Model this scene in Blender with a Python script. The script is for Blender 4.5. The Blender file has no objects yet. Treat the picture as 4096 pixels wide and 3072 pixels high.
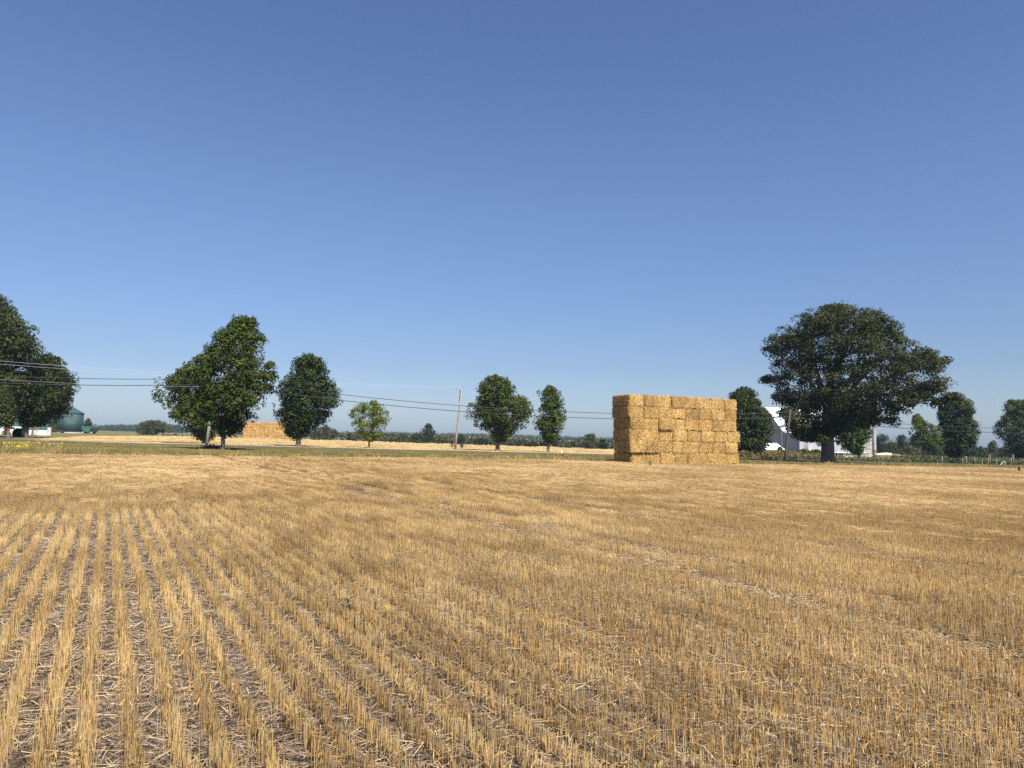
import bpy, bmesh, math, random
import numpy as np
from mathutils import Vector, Matrix
S = bpy.context.scene
COL = S.collection
R = math.radians
rng = np.random.default_rng(7)
random.seed(7)

# ------------------------------------------------------------------ camera, sky, sun
LENS = 26.0
FPX = LENS / 36.0 * 4096.0
EYE = 1.5
PITCH, ROLL = 4.48, 0.9
cam = bpy.data.cameras.new('camera'); cam.lens = LENS; cam.sensor_width = 36; cam.clip_start = .05; cam.clip_end = 20000
camo = bpy.data.objects.new('camera', cam); COL.objects.link(camo)
CM = Matrix.Rotation(R(90 + PITCH), 4, 'X') @ Matrix.Rotation(R(ROLL), 4, 'Z')
camo.matrix_world = Matrix.Translation((0, 0, EYE)) @ CM
S.camera = camo

SUN_EL, SUN_AZ = 50.0, 150.0        # azimuth clockwise from +Y (the view direction): behind and to the right
W = bpy.data.worlds.new('World'); S.world = W; W.use_nodes = True
wn = W.node_tree.nodes; wl = W.node_tree.links
sky = wn.new('ShaderNodeTexSky'); sky.sky_type = 'NISHITA'; sky.sun_disc = False
sky.sun_elevation = R(SUN_EL); sky.sun_rotation = R(SUN_AZ)
sky.altitude = 100; sky.air_density = 1.15; sky.dust_density = 1.0; sky.ozone_density = 9.0
wn['Background'].inputs['Strength'].default_value = 0.085
# colour correction multiplied into the sky: a gentle change of tint with elevation
wtc = wn.new('ShaderNodeTexCoord'); wsx = wn.new('ShaderNodeSeparateXYZ'); wl.new(wtc.outputs['Generated'], wsx.inputs[0])
wr = wn.new('ShaderNodeValToRGB'); wl.new(wsx.outputs['Z'], wr.inputs[0]); we = wr.color_ramp.elements
for _ in range(4): we.new(.5)
for x, (p, c) in zip(we, [(0.0, (.90, .96, 1.12)), (.05, (.91, .85, .93)), (.10, (.85, .765, .81)), (.315, (1.0, .86, .86)), (.53, (.93, .82, .87)), (.9, (.9, .86, .9))]): x.position = p; x.color = (*c, 1)
wm = wn.new('ShaderNodeMix'); wm.data_type = 'RGBA'; wm.blend_type = 'MULTIPLY'; wm.inputs[0].default_value = 1
wl.new(sky.outputs[0], wm.inputs[6]); wl.new(wr.outputs[0], wm.inputs[7]); wl.new(wm.outputs[2], wn['Background'].inputs['Color'])
sd = bpy.data.lights.new('sun', 'SUN'); sd.energy = 5.0; sd.angle = R(.53); sd.color = (1, .95, .87)
so = bpy.data.objects.new('sun', sd); COL.objects.link(so)
sv = Vector((math.sin(R(SUN_AZ)) * math.cos(R(SUN_EL)), math.cos(R(SUN_AZ)) * math.cos(R(SUN_EL)), math.sin(R(SUN_EL))))
so.rotation_euler = sv.to_track_quat('Z', 'Y').to_euler(); so.location = sv * 60
S.view_settings.view_transform = 'Standard'; S.view_settings.look = 'None'
S.view_settings.exposure = 0.82; S.view_settings.gamma = 1.0
S.render.engine = 'CYCLES'
S.cycles.max_bounces = 6; S.cycles.diffuse_bounces = 3; S.cycles.transparent_max_bounces = 6; S.cycles.volume_bounces = 0
S.cycles.use_denoising = False

# ------------------------------------------------------------------ the lie of the land
KX = 0.0149                                    # the land falls gently to the right
def gz(x, y=0): return -KX * x
C3 = np.array(CM.to_3x3())
def ray(px, py): return C3 @ np.array([(px - 2048) / FPX, -(py - 1536) / FPX, -1.0])
def gp(px, py):                                # where a sight line meets the land
    d = ray(px, py); t = -EYE / (d[2] + KX * d[0]); return np.array([d[0] * t, d[1] * t, EYE + d[2] * t])
def dp(px, py, Y):                             # point of a sight line at world y = Y
    d = ray(px, py); t = Y / d[1]; return np.array([d[0] * t, Y, EYE + d[2] * t])
def gv(px, Y):                                 # land point under picture column px at distance Y
    p = dp(px, 1780, Y); p[2] = gz(p[0]); return p
U = np.array([.906, .423, 0]); V = np.array([.423, -.906, 0])       # along the road; towards the viewer
ROWD = np.array([-.479, .878]); ROWP = np.array([.878, .479])
EDGE = np.array([gp(*p)[:2] for p in [(-700, 1812), (0, 1821), (600, 1826), (1200, 1833), (1700, 1836), (2100, 1842), (2450, 1849), (3000, 1860), (3450, 1865), (4096, 1876), (4700, 1885)]])
ROAD = np.array([gp(*p)[:2] for p in [(-900, 1745), (0, 1766), (500, 1780), (1200, 1795.5), (1700, 1808), (2450, 1823.5), (3300, 1846.5), (4096, 1866), (4900, 1886)]])
def edge_y(x): return np.interp(x, EDGE[:, 0], EDGE[:, 1])
def road_y(x): return np.interp(x, ROAD[:, 0], ROAD[:, 1])

# ------------------------------------------------------------------ helpers
def tag(o, label=None, cat=None, group=None, kind=None):
    if label: o['label'] = label
    if cat: o['category'] = cat
    if group: o['group'] = group
    if kind: o['kind'] = kind
    return o
def thing(name, label, cat, loc=(0, 0, 0), group=None, rz=0):
    o = bpy.data.objects.new(name, None); COL.objects.link(o); o.location = tuple(loc); o.rotation_euler = (0, 0, rz)
    o.empty_display_size = .3
    return tag(o, label, cat, group)
def link(name, me, mat=None, parent=None):
    o = bpy.data.objects.new(name, me); COL.objects.link(o)
    if mat: me.materials.append(mat)
    if parent is not None: o.parent = parent
    return o
def np_mesh(name, v, f, col=None, smooth=False):
    v = np.asarray(v, np.float32); f = np.asarray(f, np.int32); k = f.shape[1]
    me = bpy.data.meshes.new(name)
    me.vertices.add(len(v)); me.vertices.foreach_set('co', v.ravel())
    me.loops.add(f.size); me.loops.foreach_set('vertex_index', f.ravel())
    me.polygons.add(len(f)); me.polygons.foreach_set('loop_start', np.arange(0, f.size, k, dtype=np.int32))
    if smooth: me.polygons.foreach_set('use_smooth', np.ones(len(f), bool))
    if col is not None:
        a = me.attributes.new('col', 'FLOAT_COLOR', 'POINT')
        c = np.ones((len(v), 4), np.float32); c[:, :3] = col; a.data.foreach_set('color', c.ravel())
    me.update(calc_edges=True); me.validate()
    return me
class MB:                                      # collects solids into one mesh
    def __init__(s): s.bm = bmesh.new()
    def box(s, c, d, rz=0, rx=0, ry=0, bev=0):
        r = bmesh.ops.create_cube(s.bm, size=1)['verts']
        M = Matrix.Translation(c) @ Matrix.Rotation(rz, 4, 'Z') @ Matrix.Rotation(ry, 4, 'Y') @ Matrix.Rotation(rx, 4, 'X') @ Matrix.Diagonal((d[0], d[1], d[2], 1))
        bmesh.ops.transform(s.bm, matrix=M, verts=r)
        if bev:
            es = list({e for v in r for e in v.link_edges})
            bmesh.ops.bevel(s.bm, geom=es, offset=bev, segments=2, affect='EDGES', profile=.6)
        return s
    def tube(s, pts, rad, n=8, caps=True):
        pts = [Vector(p) for p in pts]; rings = []
        if not hasattr(rad, '__len__'): rad = [rad] * len(pts)
        up = None
        for i, p in enumerate(pts):
            t = (pts[min(i + 1, len(pts) - 1)] - pts[max(i - 1, 0)]).normalized()
            a = (t.orthogonal() if up is None else (up - t * up.dot(t))).normalized(); up = a; b = t.cross(a)
            rings.append([s.bm.verts.new(p + (a * math.cos(2 * math.pi * k / n) + b * math.sin(2 * math.pi * k / n)) * rad[i]) for k in range(n)])
        for A, B in zip(rings, rings[1:]):
            for k in range(n): s.bm.faces.new((A[k], A[(k + 1) % n], B[(k + 1) % n], B[k]))
        if caps: s.bm.faces.new(rings[0][::-1]); s.bm.faces.new(rings[-1])
        return s
    def lathe(s, prof, n=32, c=(0, 0, 0)):
        rings = []
        for r, z in prof:
            rings.append([s.bm.verts.new((c[0] + r * math.cos(2 * math.pi * k / n), c[1] + r * math.sin(2 * math.pi * k / n), c[2] + z)) for k in range(n)])
        for A, B in zip(rings, rings[1:]):
            for k in range(n): s.bm.faces.new((A[k], A[(k + 1) % n], B[(k + 1) % n], B[k]))
        s.bm.faces.new(rings[0][::-1]); s.bm.faces.new(rings[-1]); return s
    def prism(s, poly, d):                     # polygon (list of 3d) pushed along d
        d = Vector(d); A = [s.bm.verts.new(p) for p in poly]; B = [s.bm.verts.new(Vector(p) + d) for p in poly]; n = len(A)
        s.bm.faces.new(A); s.bm.faces.new(B[::-1])
        for k in range(n): s.bm.faces.new((A[k], B[k], B[(k + 1) % n], A[(k + 1) % n]))
        return s
    def build(s, name, mat, parent=None, smooth=False):
        bmesh.ops.recalc_face_normals(s.bm, faces=s.bm.faces[:])
        me = bpy.data.meshes.new(name); s.bm.to_mesh(me); s.bm.free()
        if smooth:
            for p in me.polygons: p.use_smooth = True
        return link(name, me, mat, parent)

def nt(name):
    m = bpy.data.materials.new(name); m.use_nodes = True; t = m.node_tree
    return m, t.nodes, t.links, t.nodes['Principled BSDF']
def ramp(N, stops):
    r = N.new('ShaderNodeValToRGB'); e = r.color_ramp.elements
    while len(e) < len(stops): e.new(.5)
    for x, (p, c) in zip(e, stops): x.position = p; x.color = (*c, 1)
    return r
def simple(name, c, rough=.7, var=.25, scale=3.0, metal=0, bump=0.0, bscale=20, stretch=(1, 1, 1), coords='Object'):
    m, N, L, B = nt(name)
    tc = N.new('ShaderNodeTexCoord'); mp = N.new('ShaderNodeMapping'); mp.inputs['Scale'].default_value = stretch
    L.new(tc.outputs[coords], mp.inputs[0])
    n = N.new('ShaderNodeTexNoise'); n.inputs['Scale'].default_value = scale; n.inputs['Detail'].default_value = 6; n.inputs['Roughness'].default_value = .65
    L.new(mp.outputs[0], n.inputs['Vector'])
    lo = tuple(x * (1 - var) for x in c); hi = tuple(min(1, x * (1 + var)) for x in c)
    r = ramp(N, [(.3, lo), (.7, hi)]); L.new(n.outputs['Fac'], r.inputs[0]); L.new(r.outputs[0], B.inputs['Base Color'])
    B.inputs['Roughness'].default_value = rough; B.inputs['Metallic'].default_value = metal
    if bump:
        n2 = N.new('ShaderNodeTexNoise'); n2.inputs['Scale'].default_value = bscale; n2.inputs['Detail'].default_value = 4
        L.new(mp.outputs[0], n2.inputs['Vector'])
        b = N.new('ShaderNodeBump'); b.inputs['Strength'].default_value = bump; b.inputs['Distance'].default_value = .05
        L.new(n2.outputs['Fac'], b.inputs['Height']); L.new(b.outputs[0], B.inputs['Normal'])
    return m
def leaf_mat(name, trans=.16, rough=.5, world_noise=None):
    m, N, L, B = nt(name)
    a = N.new('ShaderNodeAttribute'); a.attribute_name = 'col'; src = a.outputs['Color']
    if world_noise:
        g = N.new('ShaderNodeNewGeometry'); prod = src
        for sc, lo, hi in world_noise:
            n = N.new('ShaderNodeTexNoise'); n.inputs['Scale'].default_value = sc; n.inputs['Detail'].default_value = 3
            L.new(g.outputs['Position'], n.inputs['Vector'])
            r = ramp(N, [(.32, lo), (.68, hi)]); L.new(n.outputs['Fac'], r.inputs[0])
            mx = N.new('ShaderNodeMix'); mx.data_type = 'RGBA'; mx.blend_type = 'MULTIPLY'; mx.inputs[0].default_value = 1
            L.new(prod, mx.inputs[6]); L.new(r.outputs[0], mx.inputs[7]); prod = mx.outputs[2]
        src = prod
    L.new(src, B.inputs['Base Color']); B.inputs['Roughness'].default_value = rough
    B.inputs['Specular IOR Level'].default_value = .10
    if trans:
        t = N.new('ShaderNodeBsdfTranslucent'); L.new(src, t.inputs['Color'])
        mix = N.new('ShaderNodeMixShader'); mix.inputs[0].default_value = trans
        L.new(B.outputs[0], mix.inputs[1]); L.new(t.outputs[0], mix.inputs[2]); L.new(mix.outputs[0], N['Material Output'].inputs['Surface'])
    return m
M = {}
M['leaf'] = leaf_mat('leaf')
M['straw'] = leaf_mat('straw', .12, .5, [(.9, (.78, .74, .70), (1.12, 1.12, 1.1))])
M['stubble'] = leaf_mat('stubble', .12, .5, [(.10, (.76, .71, .64), (1.12, 1.12, 1.12)), (.55, (.80, .77, .74), (1.14, 1.14, 1.14))])
M['grass'] = leaf_mat('grass', .2, .6, [(.12, (.8, .85, .7), (1.2, 1.1, 1.1)), (.7, (.7, .8, .7), (1.2, 1.15, 1.1))])
M['bark'] = simple('bark', (.13, .105, .08), .9, .45, 4, bump=.9, bscale=9, stretch=(3, 3, .5))
M['bark_light'] = simple('bark_light', (.125, .108, .088), .9, .4, 4, bump=.8, bscale=9, stretch=(3, 3, .5))
M['pole_wood'] = simple('pole_wood', (.26, .225, .19), .85, .3, 3, bump=.4, bscale=12, stretch=(4, 4, .4))
M['shaded_pole'] = simple('shade_painted_pole', (.065, .055, .046), .9, .3, 3, stretch=(4, 4, .4))  # pole wood with the shade it stands in darkened into the base colour
M['cable'] = simple('cable', (.012, .012, .013), .7, .2)
M['wire'] = simple('wire', (.42, .43, .45), .5, .1)
M['steel'] = simple('steel', (.40, .43, .46), .45, .2, 1.5, metal=.3)
M['dark'] = simple('dark', (.02, .02, .02), .8, .3)
M['rubber'] = simple('rubber', (.025, .025, .025), .8, .2)
M['white'] = simple('white_paint', (.75, .75, .73), .55, .12, 1.2)
M['glass'] = simple('window_glass', (.03, .04, .05), .08, .2)
M['rust'] = simple('rust', (.22, .09, .05), .85, .5, 2.5)
M['red'] = simple('red_paint', (.22, .02, .025), .4, .3, 2)
M['concrete'] = simple('concrete', (.42, .40, .37), .9, .2, 1.2, bump=.3)
M['wood_grey'] = simple('wood_grey', (.30, .27, .24), .9, .35, 3, stretch=(1, 1, .3))

def ground_mat(name, base, stops_big, big=.05, stops_small=None, small=1.5, rot=0, stretch=(1, 1, 1), bump=.4, bscale=30):
    m, N, L, B = nt(name)
    g = N.new('ShaderNodeNewGeometry'); mp = N.new('ShaderNodeMapping')
    mp.inputs['Rotation'].default_value = (0, 0, rot); mp.inputs['Scale'].default_value = stretch
    L.new(g.outputs['Position'], mp.inputs[0])
    n1 = N.new('ShaderNodeTexNoise'); n1.inputs['Scale'].default_value = big; n1.inputs['Detail'].default_value = 6; n1.inputs['Roughness'].default_value = .6
    L.new(mp.outputs[0], n1.inputs['Vector']); r1 = ramp(N, stops_big); L.new(n1.outputs['Fac'], r1.inputs[0])
    n2 = N.new('ShaderNodeTexNoise'); n2.inputs['Scale'].default_value = small; n2.inputs['Detail'].default_value = 8; n2.inputs['Roughness'].default_value = .7
    L.new(mp.outputs[0], n2.inputs['Vector']); r2 = ramp(N, stops_small or [(.3, (.7, .7, .7)), (.7, (1.15, 1.15, 1.15))]); L.new(n2.outputs['Fac'], r2.inputs[0])
    mx = N.new('ShaderNodeMix'); mx.data_type = 'RGBA'; mx.blend_type = 'MULTIPLY'; mx.inputs[0].default_value = 1
    L.new(r1.outputs[0], mx.inputs[6]); L.new(r2.outputs[0], mx.inputs[7]); L.new(mx.outputs[2], B.inputs['Base Color'])
    B.inputs['Roughness'].default_value = .95; B.inputs['Specular IOR Level'].default_value = .1
    n3 = N.new('ShaderNodeTexNoise'); n3.inputs['Scale'].default_value = bscale; n3.inputs['Detail'].default_value = 6
    L.new(g.outputs['Position'], n3.inputs['Vector'])
    b = N.new('ShaderNodeBump'); b.inputs['Strength'].default_value = bump; b.inputs['Distance'].default_value = .03
    L.new(n3.outputs['Fac'], b.inputs['Height']); L.new(b.outputs[0], B.inputs['Normal'])
    return m
M['soil'] = ground_mat('soil', None, [(.3, (.17, .135, .105)), (.7, (.32, .255, .195))], .6, [(.36, (.28, .26, .25)), (.6, (1.1, 1.1, 1.1))], small=22, bump=1.0, bscale=45)
M['verge'] = ground_mat('verge', None, [(.32, (.15, .14, .055)), (.5, (.24, .195, .09)), (.68, (.31, .245, .125))], .16, small=1.1, bscale=12)
M['land'] = ground_mat('land', None, [(.3, (.10, .115, .04)), (.55, (.17, .15, .06)), (.75, (.23, .18, .085))], .05, small=.8, bscale=8)
M['far_straw'] = ground_mat('far_straw', None, [(.3, (.46, .33, .16)), (.52, (.58, .43, .21)), (.7, (.66, .51, .27))], .16, [(.3, (.78, .76, .72)), (.7, (1.12, 1.1, 1.1))], .9, rot=R(-62), stretch=(.12, 1, 1), bscale=6)
M['asphalt'] = ground_mat('asphalt', None, [(.3, (.075, .077, .08)), (.7, (.10, .10, .10))], .5, small=20, bscale=60)

def sheet(name, poly, mat, dz, res=None):
    v = [(p[0], p[1], gz(p[0]) + dz) for p in poly]
    me = bpy.data.meshes.new(name); me.from_pydata(v, [], [list(range(len(v)))]); me.update()
    return tag(link(name, me, mat), kind='structure')

# ------------------------------------------------------------------ land, fields, road
BIG = 1500
sheet('ground', [(-BIG, -60), (BIG, -60), (BIG, 1600), (-BIG, 1600)], M['land'], -.03)
nf = [(-90, -30), (130, -30)] + [tuple(p) for p in EDGE[::-1] if -90 < p[0] < 130]
sheet('stubble_field', nf, M['soil'], 0)
vg = [tuple(p) for p in EDGE] + [(p[0], p[1] + .3) for p in ROAD[::-1]]
sheet('verge', vg, M['verge'], -.012)
rn = len(ROAD); rv = []; rf = []
for i, p in enumerate(ROAD):
    for k, (off, dz) in enumerate([(-.6, -.03), (0, .01), (3.6, .07), (7.2, .09), (8.2, -.03)]):
        q = np.array([p[0] - .39 * off, p[1] + .92 * off]); rv.append((q[0], q[1], gz(q[0]) + dz))
for i in range(rn - 1):
    for k in range(4): rf.append((i * 5 + k, (i + 1) * 5 + k, (i + 1) * 5 + k + 1, i * 5 + k + 1))
tag(link('road', np_mesh('road', rv, rf), M['asphalt']), kind='structure')
FAR = [gp(*p)[:2] for p in [(125, 1762), (235, 1753), (330, 1746), (560, 1745), (700, 1744.5), (1200, 1758), (1700, 1770), (2000, 1779), (2440, 1798), (2960, 1817), (2960, 1832)]]
FARP = [tuple(p) for p in FAR] + [(x, road_y(x) + 9.7) for x in (40, 20, 0, -20, -40, -48)]
sheet('far_field', FARP, M['far_straw'], -.01)

# ------------------------------------------------------------------ instanced stuff through geometry nodes
def gn_scatter(name, pts, rot, scl, idx, tiles, tiltx=None):
    """one object: points carrying rotation, scale and which tile; a small node tree sets the tiles on them"""
    me = bpy.data.meshes.new(name); me.vertices.add(len(pts)); me.vertices.foreach_set('co', np.asarray(pts, np.float32).ravel())
    a = me.attributes.new('rot', 'FLOAT_VECTOR', 'POINT'); rr = np.zeros((len(pts), 3), np.float32); rr[:, 2] = rot
    a.data.foreach_set('vector', rr.ravel())
    a = me.attributes.new('scl', 'FLOAT_VECTOR', 'POINT'); a.data.foreach_set('vector', np.asarray(scl, np.float32).ravel())
    a = me.attributes.new('idx', 'INT', 'POINT'); a.data.foreach_set('value', np.asarray(idx, np.int32))
    o = link(name, me)
    c = bpy.data.collections.new(name + '_tiles')
    for i, t in enumerate(tiles):
        ob = bpy.data.objects.new('%s_tile_%02d' % (name, i), t); c.objects.link(ob)
    g = bpy.data.node_groups.new(name, 'GeometryNodeTree')
    g.interface.new_socket('Geometry', in_out='INPUT', socket_type='NodeSocketGeometry'); g.interface.new_socket('Geometry', in_out='OUTPUT', socket_type='NodeSocketGeometry')
    N, L = g.nodes, g.links
    i = N.new('NodeGroupInput'); out = N.new('NodeGroupOutput'); iop = N.new('GeometryNodeInstanceOnPoints')
    ci = N.new('GeometryNodeCollectionInfo'); ci.inputs['Collection'].default_value = c
    ci.inputs['Separate Children'].default_value = True; ci.inputs['Reset Children'].default_value = True
    def attr(n, t):
        x = N.new('GeometryNodeInputNamedAttribute'); x.data_type = t; x.inputs['Name'].default_value = n
        return [s for s in x.outputs if s.enabled and s.name == 'Attribute'][0]
    L.new(i.outputs[0], iop.inputs['Points']); L.new(ci.outputs[0], iop.inputs['Instance'])
    iop.inputs['Pick Instance'].default_value = True
    L.new(attr('idx', 'INT'), iop.inputs['Instance Index']); L.new(attr('rot', 'FLOAT_VECTOR'), iop.inputs['Rotation']); L.new(attr('scl', 'FLOAT_VECTOR'), iop.inputs['Scale'])
    L.new(iop.outputs[0], out.inputs[0])
    md = o.modifiers.new('scatter', 'NODES'); md.node_group = g
    return o

def ribbons(p0, p1, w, side, mid=None):
    """flat strips from p0 to p1 with half width w along unit vectors side; optional mid points"""
    n = len(p0); off = side * w[:, None]
    if mid is None:
        v = np.stack([p0 - off, p0 + off, p1 + off, p1 - off], 1).reshape(-1, 3)
        f = np.arange(n * 4).reshape(n, 4); return v, f
    v = np.stack([p0 - off, p0 + off, mid + off, mid - off, p1 + off * .8, p1 - off * .8], 1).reshape(-1, 3)
    b = np.arange(n)[:, None] * 6
    f = np.concatenate([b + np.array([[0, 1, 2, 3]]), b + np.array([[3, 2, 4, 5]])]); return v, f
def unit(a): return a / np.maximum(np.linalg.norm(a, axis=1, keepdims=True), 1e-9)
def stack_mesh(parts):
    vs, fs, cs = [], [], []; n = 0
    for v, f, c in parts:
        vs.append(v); fs.append(f + n); cs.append(c); n += len(v)
    return np.concatenate(vs), np.concatenate(fs), np.concatenate(cs)
GOLD = np.array([.58, .39, .165])
def straw_cols(n, rep, r, base=GOLD, spread=.28, pale=.12):
    k = r.normal(1, spread, n).clip(.3, 1.75)[:, None]; c = base * k
    hue = r.uniform(-1, 1, n)[:, None]; c = c * (1 + hue * np.array([.06, 0, -.10]))
    pm = r.random(n) < pale; c[pm] = np.array([.66, .53, .32]) * r.uniform(.8, 1.1, pm.sum())[:, None]
    return np.repeat(c.clip(0, .85), rep, 0)
def stubble_tile(seed, L=1.0, dens=260, h=.112, spread=.0235, lean=.05, fallen=5, litter=240, mat=0, base_c=None, flat=0.0):
    r = np.random.default_rng(seed); n = int(dens * L)
    t = r.uniform(-L / 2, L / 2, n); s = r.normal(0, spread, n)
    base = np.stack([s, t, np.full(n, -.01)], 1)
    H = r.normal(h, .022, n).clip(.05, .24) * (1 - flat * r.random(n))
    ln = r.normal(0, lean, (n, 2)); ln += flat * r.normal(0, 1.1, (n, 2))
    top = base + np.stack([ln[:, 0] * H, ln[:, 1] * H, H], 1)
    rad = r.uniform(.0009, .0019, n); G = GOLD if base_c is None else np.array(base_c)
    parts = []
    # three-sided stems
    ring = np.array([[math.cos(a), math.sin(a), 0] for a in (0.3, 2.4, 4.5)])
    vb = base[:, None] + ring[None] * rad[:, None, None]; vt = top[:, None] + ring[None] * rad[:, None, None] * .85
    v = np.concatenate([vb, vt], 1).reshape(-1, 3); b = np.arange(n)[:, None] * 6
    f = np.concatenate([b + np.array([[k, (k + 1) % 3, 3 + (k + 1) % 3, 3 + k]]) for k in range(3)])
    parts.append((v, f, straw_cols(n, 6, r, G, .50, .2)))
    # dry leaf blades curling off the stems
    m = int(34 * L); i = r.integers(0, n, m); p0 = base[i] * np.array([1, 1, 0]) + np.array([0, 0, 1]) * (H[i] * r.uniform(.1, .8, m))[:, None]
    az = r.uniform(0, 2 * math.pi, m); dr = np.stack([np.cos(az), np.sin(az), r.uniform(-.2, .9, m)], 1)
    mid = p0 + dr * .04; p1 = mid + dr * np.array([1, 1, -.6]) * .045
    side = unit(np.cross(dr, [0, 0, 1.0]) + 1e-4)
    v, f = ribbons(p0, p1, r.uniform(.0012, .0026, m), side, mid); parts.append((v, f, straw_cols(m, 6, r, G, pale=.12)))
    # fallen straws leaning in the row and loose litter on the soil
    def lying(m, len0, len1, z0, z1, wid, base_c, sp, pale):
        c = np.stack([r.uniform(-.10, .10, m), r.uniform(-L / 2, L / 2, m), r.uniform(z0, z1, m)], 1)
        az = r.uniform(0, 2 * math.pi, m); ln = r.uniform(len0, len1, m); sl = r.normal(0, .12, m)
        d = np.stack([np.cos(az), np.sin(az), sl], 1) * ln[:, None] / 2
        side = unit(np.stack([-np.sin(az), np.cos(az), r.normal(0, .4, m)], 1))
        v, f = ribbons(c - d, c + d, r.uniform(wid * .6, wid * 1.3, m), side); parts.append((v, f, straw_cols(m, 4, r, base_c, sp, pale)))
    lying(int(litter * L), .03, .15, .003, .034, .0020, np.array([.36, .285, .20]), .5, .16)
    lying(int(litter * 1.3 * L), .02, .09, .002, .024, .0020, np.array([.12, .09, .065]), .5, .05)
    lying(int(fallen * L), .10, .26, .01, .05, .0018, G, .25, .25)
    if mat: lying(int(mat * L), .08, .30, .07, .135, .0021, G * 1.08, .25, .35)
    v, f, c = stack_mesh(parts)
    me = np_mesh('stubble_tile', v, f, c); me.materials.append(M['stubble']); return me
tiles = [stubble_tile(100 + k) for k in range(10)]                                             # 0-9 clean rows
tiles += [stubble_tile(200 + k, spread=.075, lean=.28, fallen=30, dens=170) for k in range(6)]   # 10-15 messy
tiles += [stubble_tile(250 + k, spread=.06, lean=.22, fallen=20, dens=150, litter=60, mat=150) for k in range(4)]   # matted
tiles += [stubble_tile(300 + k, spread=.07, lean=.3, fallen=50, dens=60, flat=.9, litter=280) for k in range(4)]  # 16-19 driven over
tiles += [stubble_tile(350 + k, dens=250, spread=.023, fallen=4, litter=240, base_c=(.52, .335, .13), h=.110) for k in range(6)]   # darker brown stand
trk = [float(gp(*p)[:2] @ ROWP) for p in [(1500, 1958), (1900, 1961), (3500, 2495)]]
P, ROT, SC, IX = [], [], [], []
row_ang = math.atan2(ROWD[1], ROWD[0]) - math.pi / 2
s0, s1 = -48, 118
for k in range(int(s0 / .178), int(s1 / .178)):
    s = k * .178 + float(np.clip(rng.normal(0, .009), -.018, .018)) + (.007 if k % 2 else -.007)
    ts = np.arange(-70, 100, 1.0) + rng.uniform(0, 1)
    xy = s * ROWP[None] + ts[:, None] * ROWD[None]
    x, y = xy[:, 0], xy[:, 1]
    ok = (y > 1.2) & (np.abs(x) < .76 * y + 3.0) & (y < edge_y(x) - .35) & (x > -70) & (x < 115)
    xy = xy[ok]
    if not len(xy): continue
    dt = min(abs(s - t) for t in trk); near_trk = dt < .34
    hd = xy @ np.array([-.42, .906])
    for q, h_ in zip(xy, hd):
        dist = math.hypot(*q)
        if dt < .22 and dist > 17 and rng.random() < .6: continue
        wob = .012 * math.sin(q[0] * .9 + k * 1.7)
        P.append((q[0] + ROWP[0] * wob, q[1] + ROWP[1] * wob, gz(q[0]))); ROT.append(row_ang + rng.normal(0, .012) + (math.pi if rng.random() < .5 else 0))
        messy = (h_ > 16.5 + 2 * math.sin(q[0]) and s < 3.2 and rng.random() < .8) or rng.random() < .02
        z = 1.0 + .10 * math.sin(q[0] * .23 + q[1] * .11) * math.sin(q[1] * .31) + rng.normal(0, .07)
        SC.append((1.0, 1.02, max(.5, z)))
        mt = dist > 14 and rng.random() < min(.8, (dist - 13) / 28) * (.55 + .45 * math.sin(q[0] * .35 + 1.3 * math.sin(q[1] * .21)))
        brown = s > 1.2 and dist < 40 and rng.random() < min(.7, (s - 1.2) * .3) * (.75 + .35 * math.sin(q[0] * .5 + 1.1 * math.sin(q[1] * .4))) * (1 if dist < 20 else .6)
        IX.append(rng.integers(20, 24) if near_trk and rng.random() < (.9 if dt < .16 else .25) else rng.integers(16, 20) if mt else rng.integers(24, 30) if brown else rng.integers(10, 16) if messy else rng.integers(0, 10))
tag(gn_scatter('stubble', P, ROT, SC, IX, tiles), 'golden cut wheat stubble standing in rows over the near field', 'stubble', kind='stuff')
print('stubble tiles', len(P))

# ragged taller straws along the headland edge, and short stubble across the road
def in_poly(x, y, poly):
    ins = np.zeros(len(x), bool); n = len(poly); j = n - 1
    for i in range(n):
        xi, yi = poly[i]; xj, yj = poly[j]
        c = ((yi > y) != (yj > y)) & (x < (xj - xi) * (y - yi) / ((yj - yi) or 1e-9) + xi); ins ^= c; j = i
    return ins
ft = [stubble_tile(400 + k, spread=.12, lean=.35, dens=60, fallen=30, litter=20, h=.11, mat=70, base_c=(.66, .50, .25)) for k in range(5)]
n = 60000; fx = rng.uniform(-140, 90, n); fy = rng.uniform(85, 420, n)
ok = in_poly(fx, fy, FARP) & (rng.random(n) < np.clip(170 / fy, .25, 1)); fx, fy = fx[ok], fy[ok]
sc = np.stack([np.full(len(fx), 4.0), np.full(len(fx), 2.5), rng.uniform(.7, 1.3, len(fx))], 1)
tag(gn_scatter('far_stubble', np.stack([fx, fy, gz(fx)], 1), np.full(len(fx), row_ang) + rng.normal(0, .05, len(fx)), sc, rng.integers(0, 5, len(fx)), ft), 'pale cut straw stubble covering the field across the road', 'stubble', kind='stuff')

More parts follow.
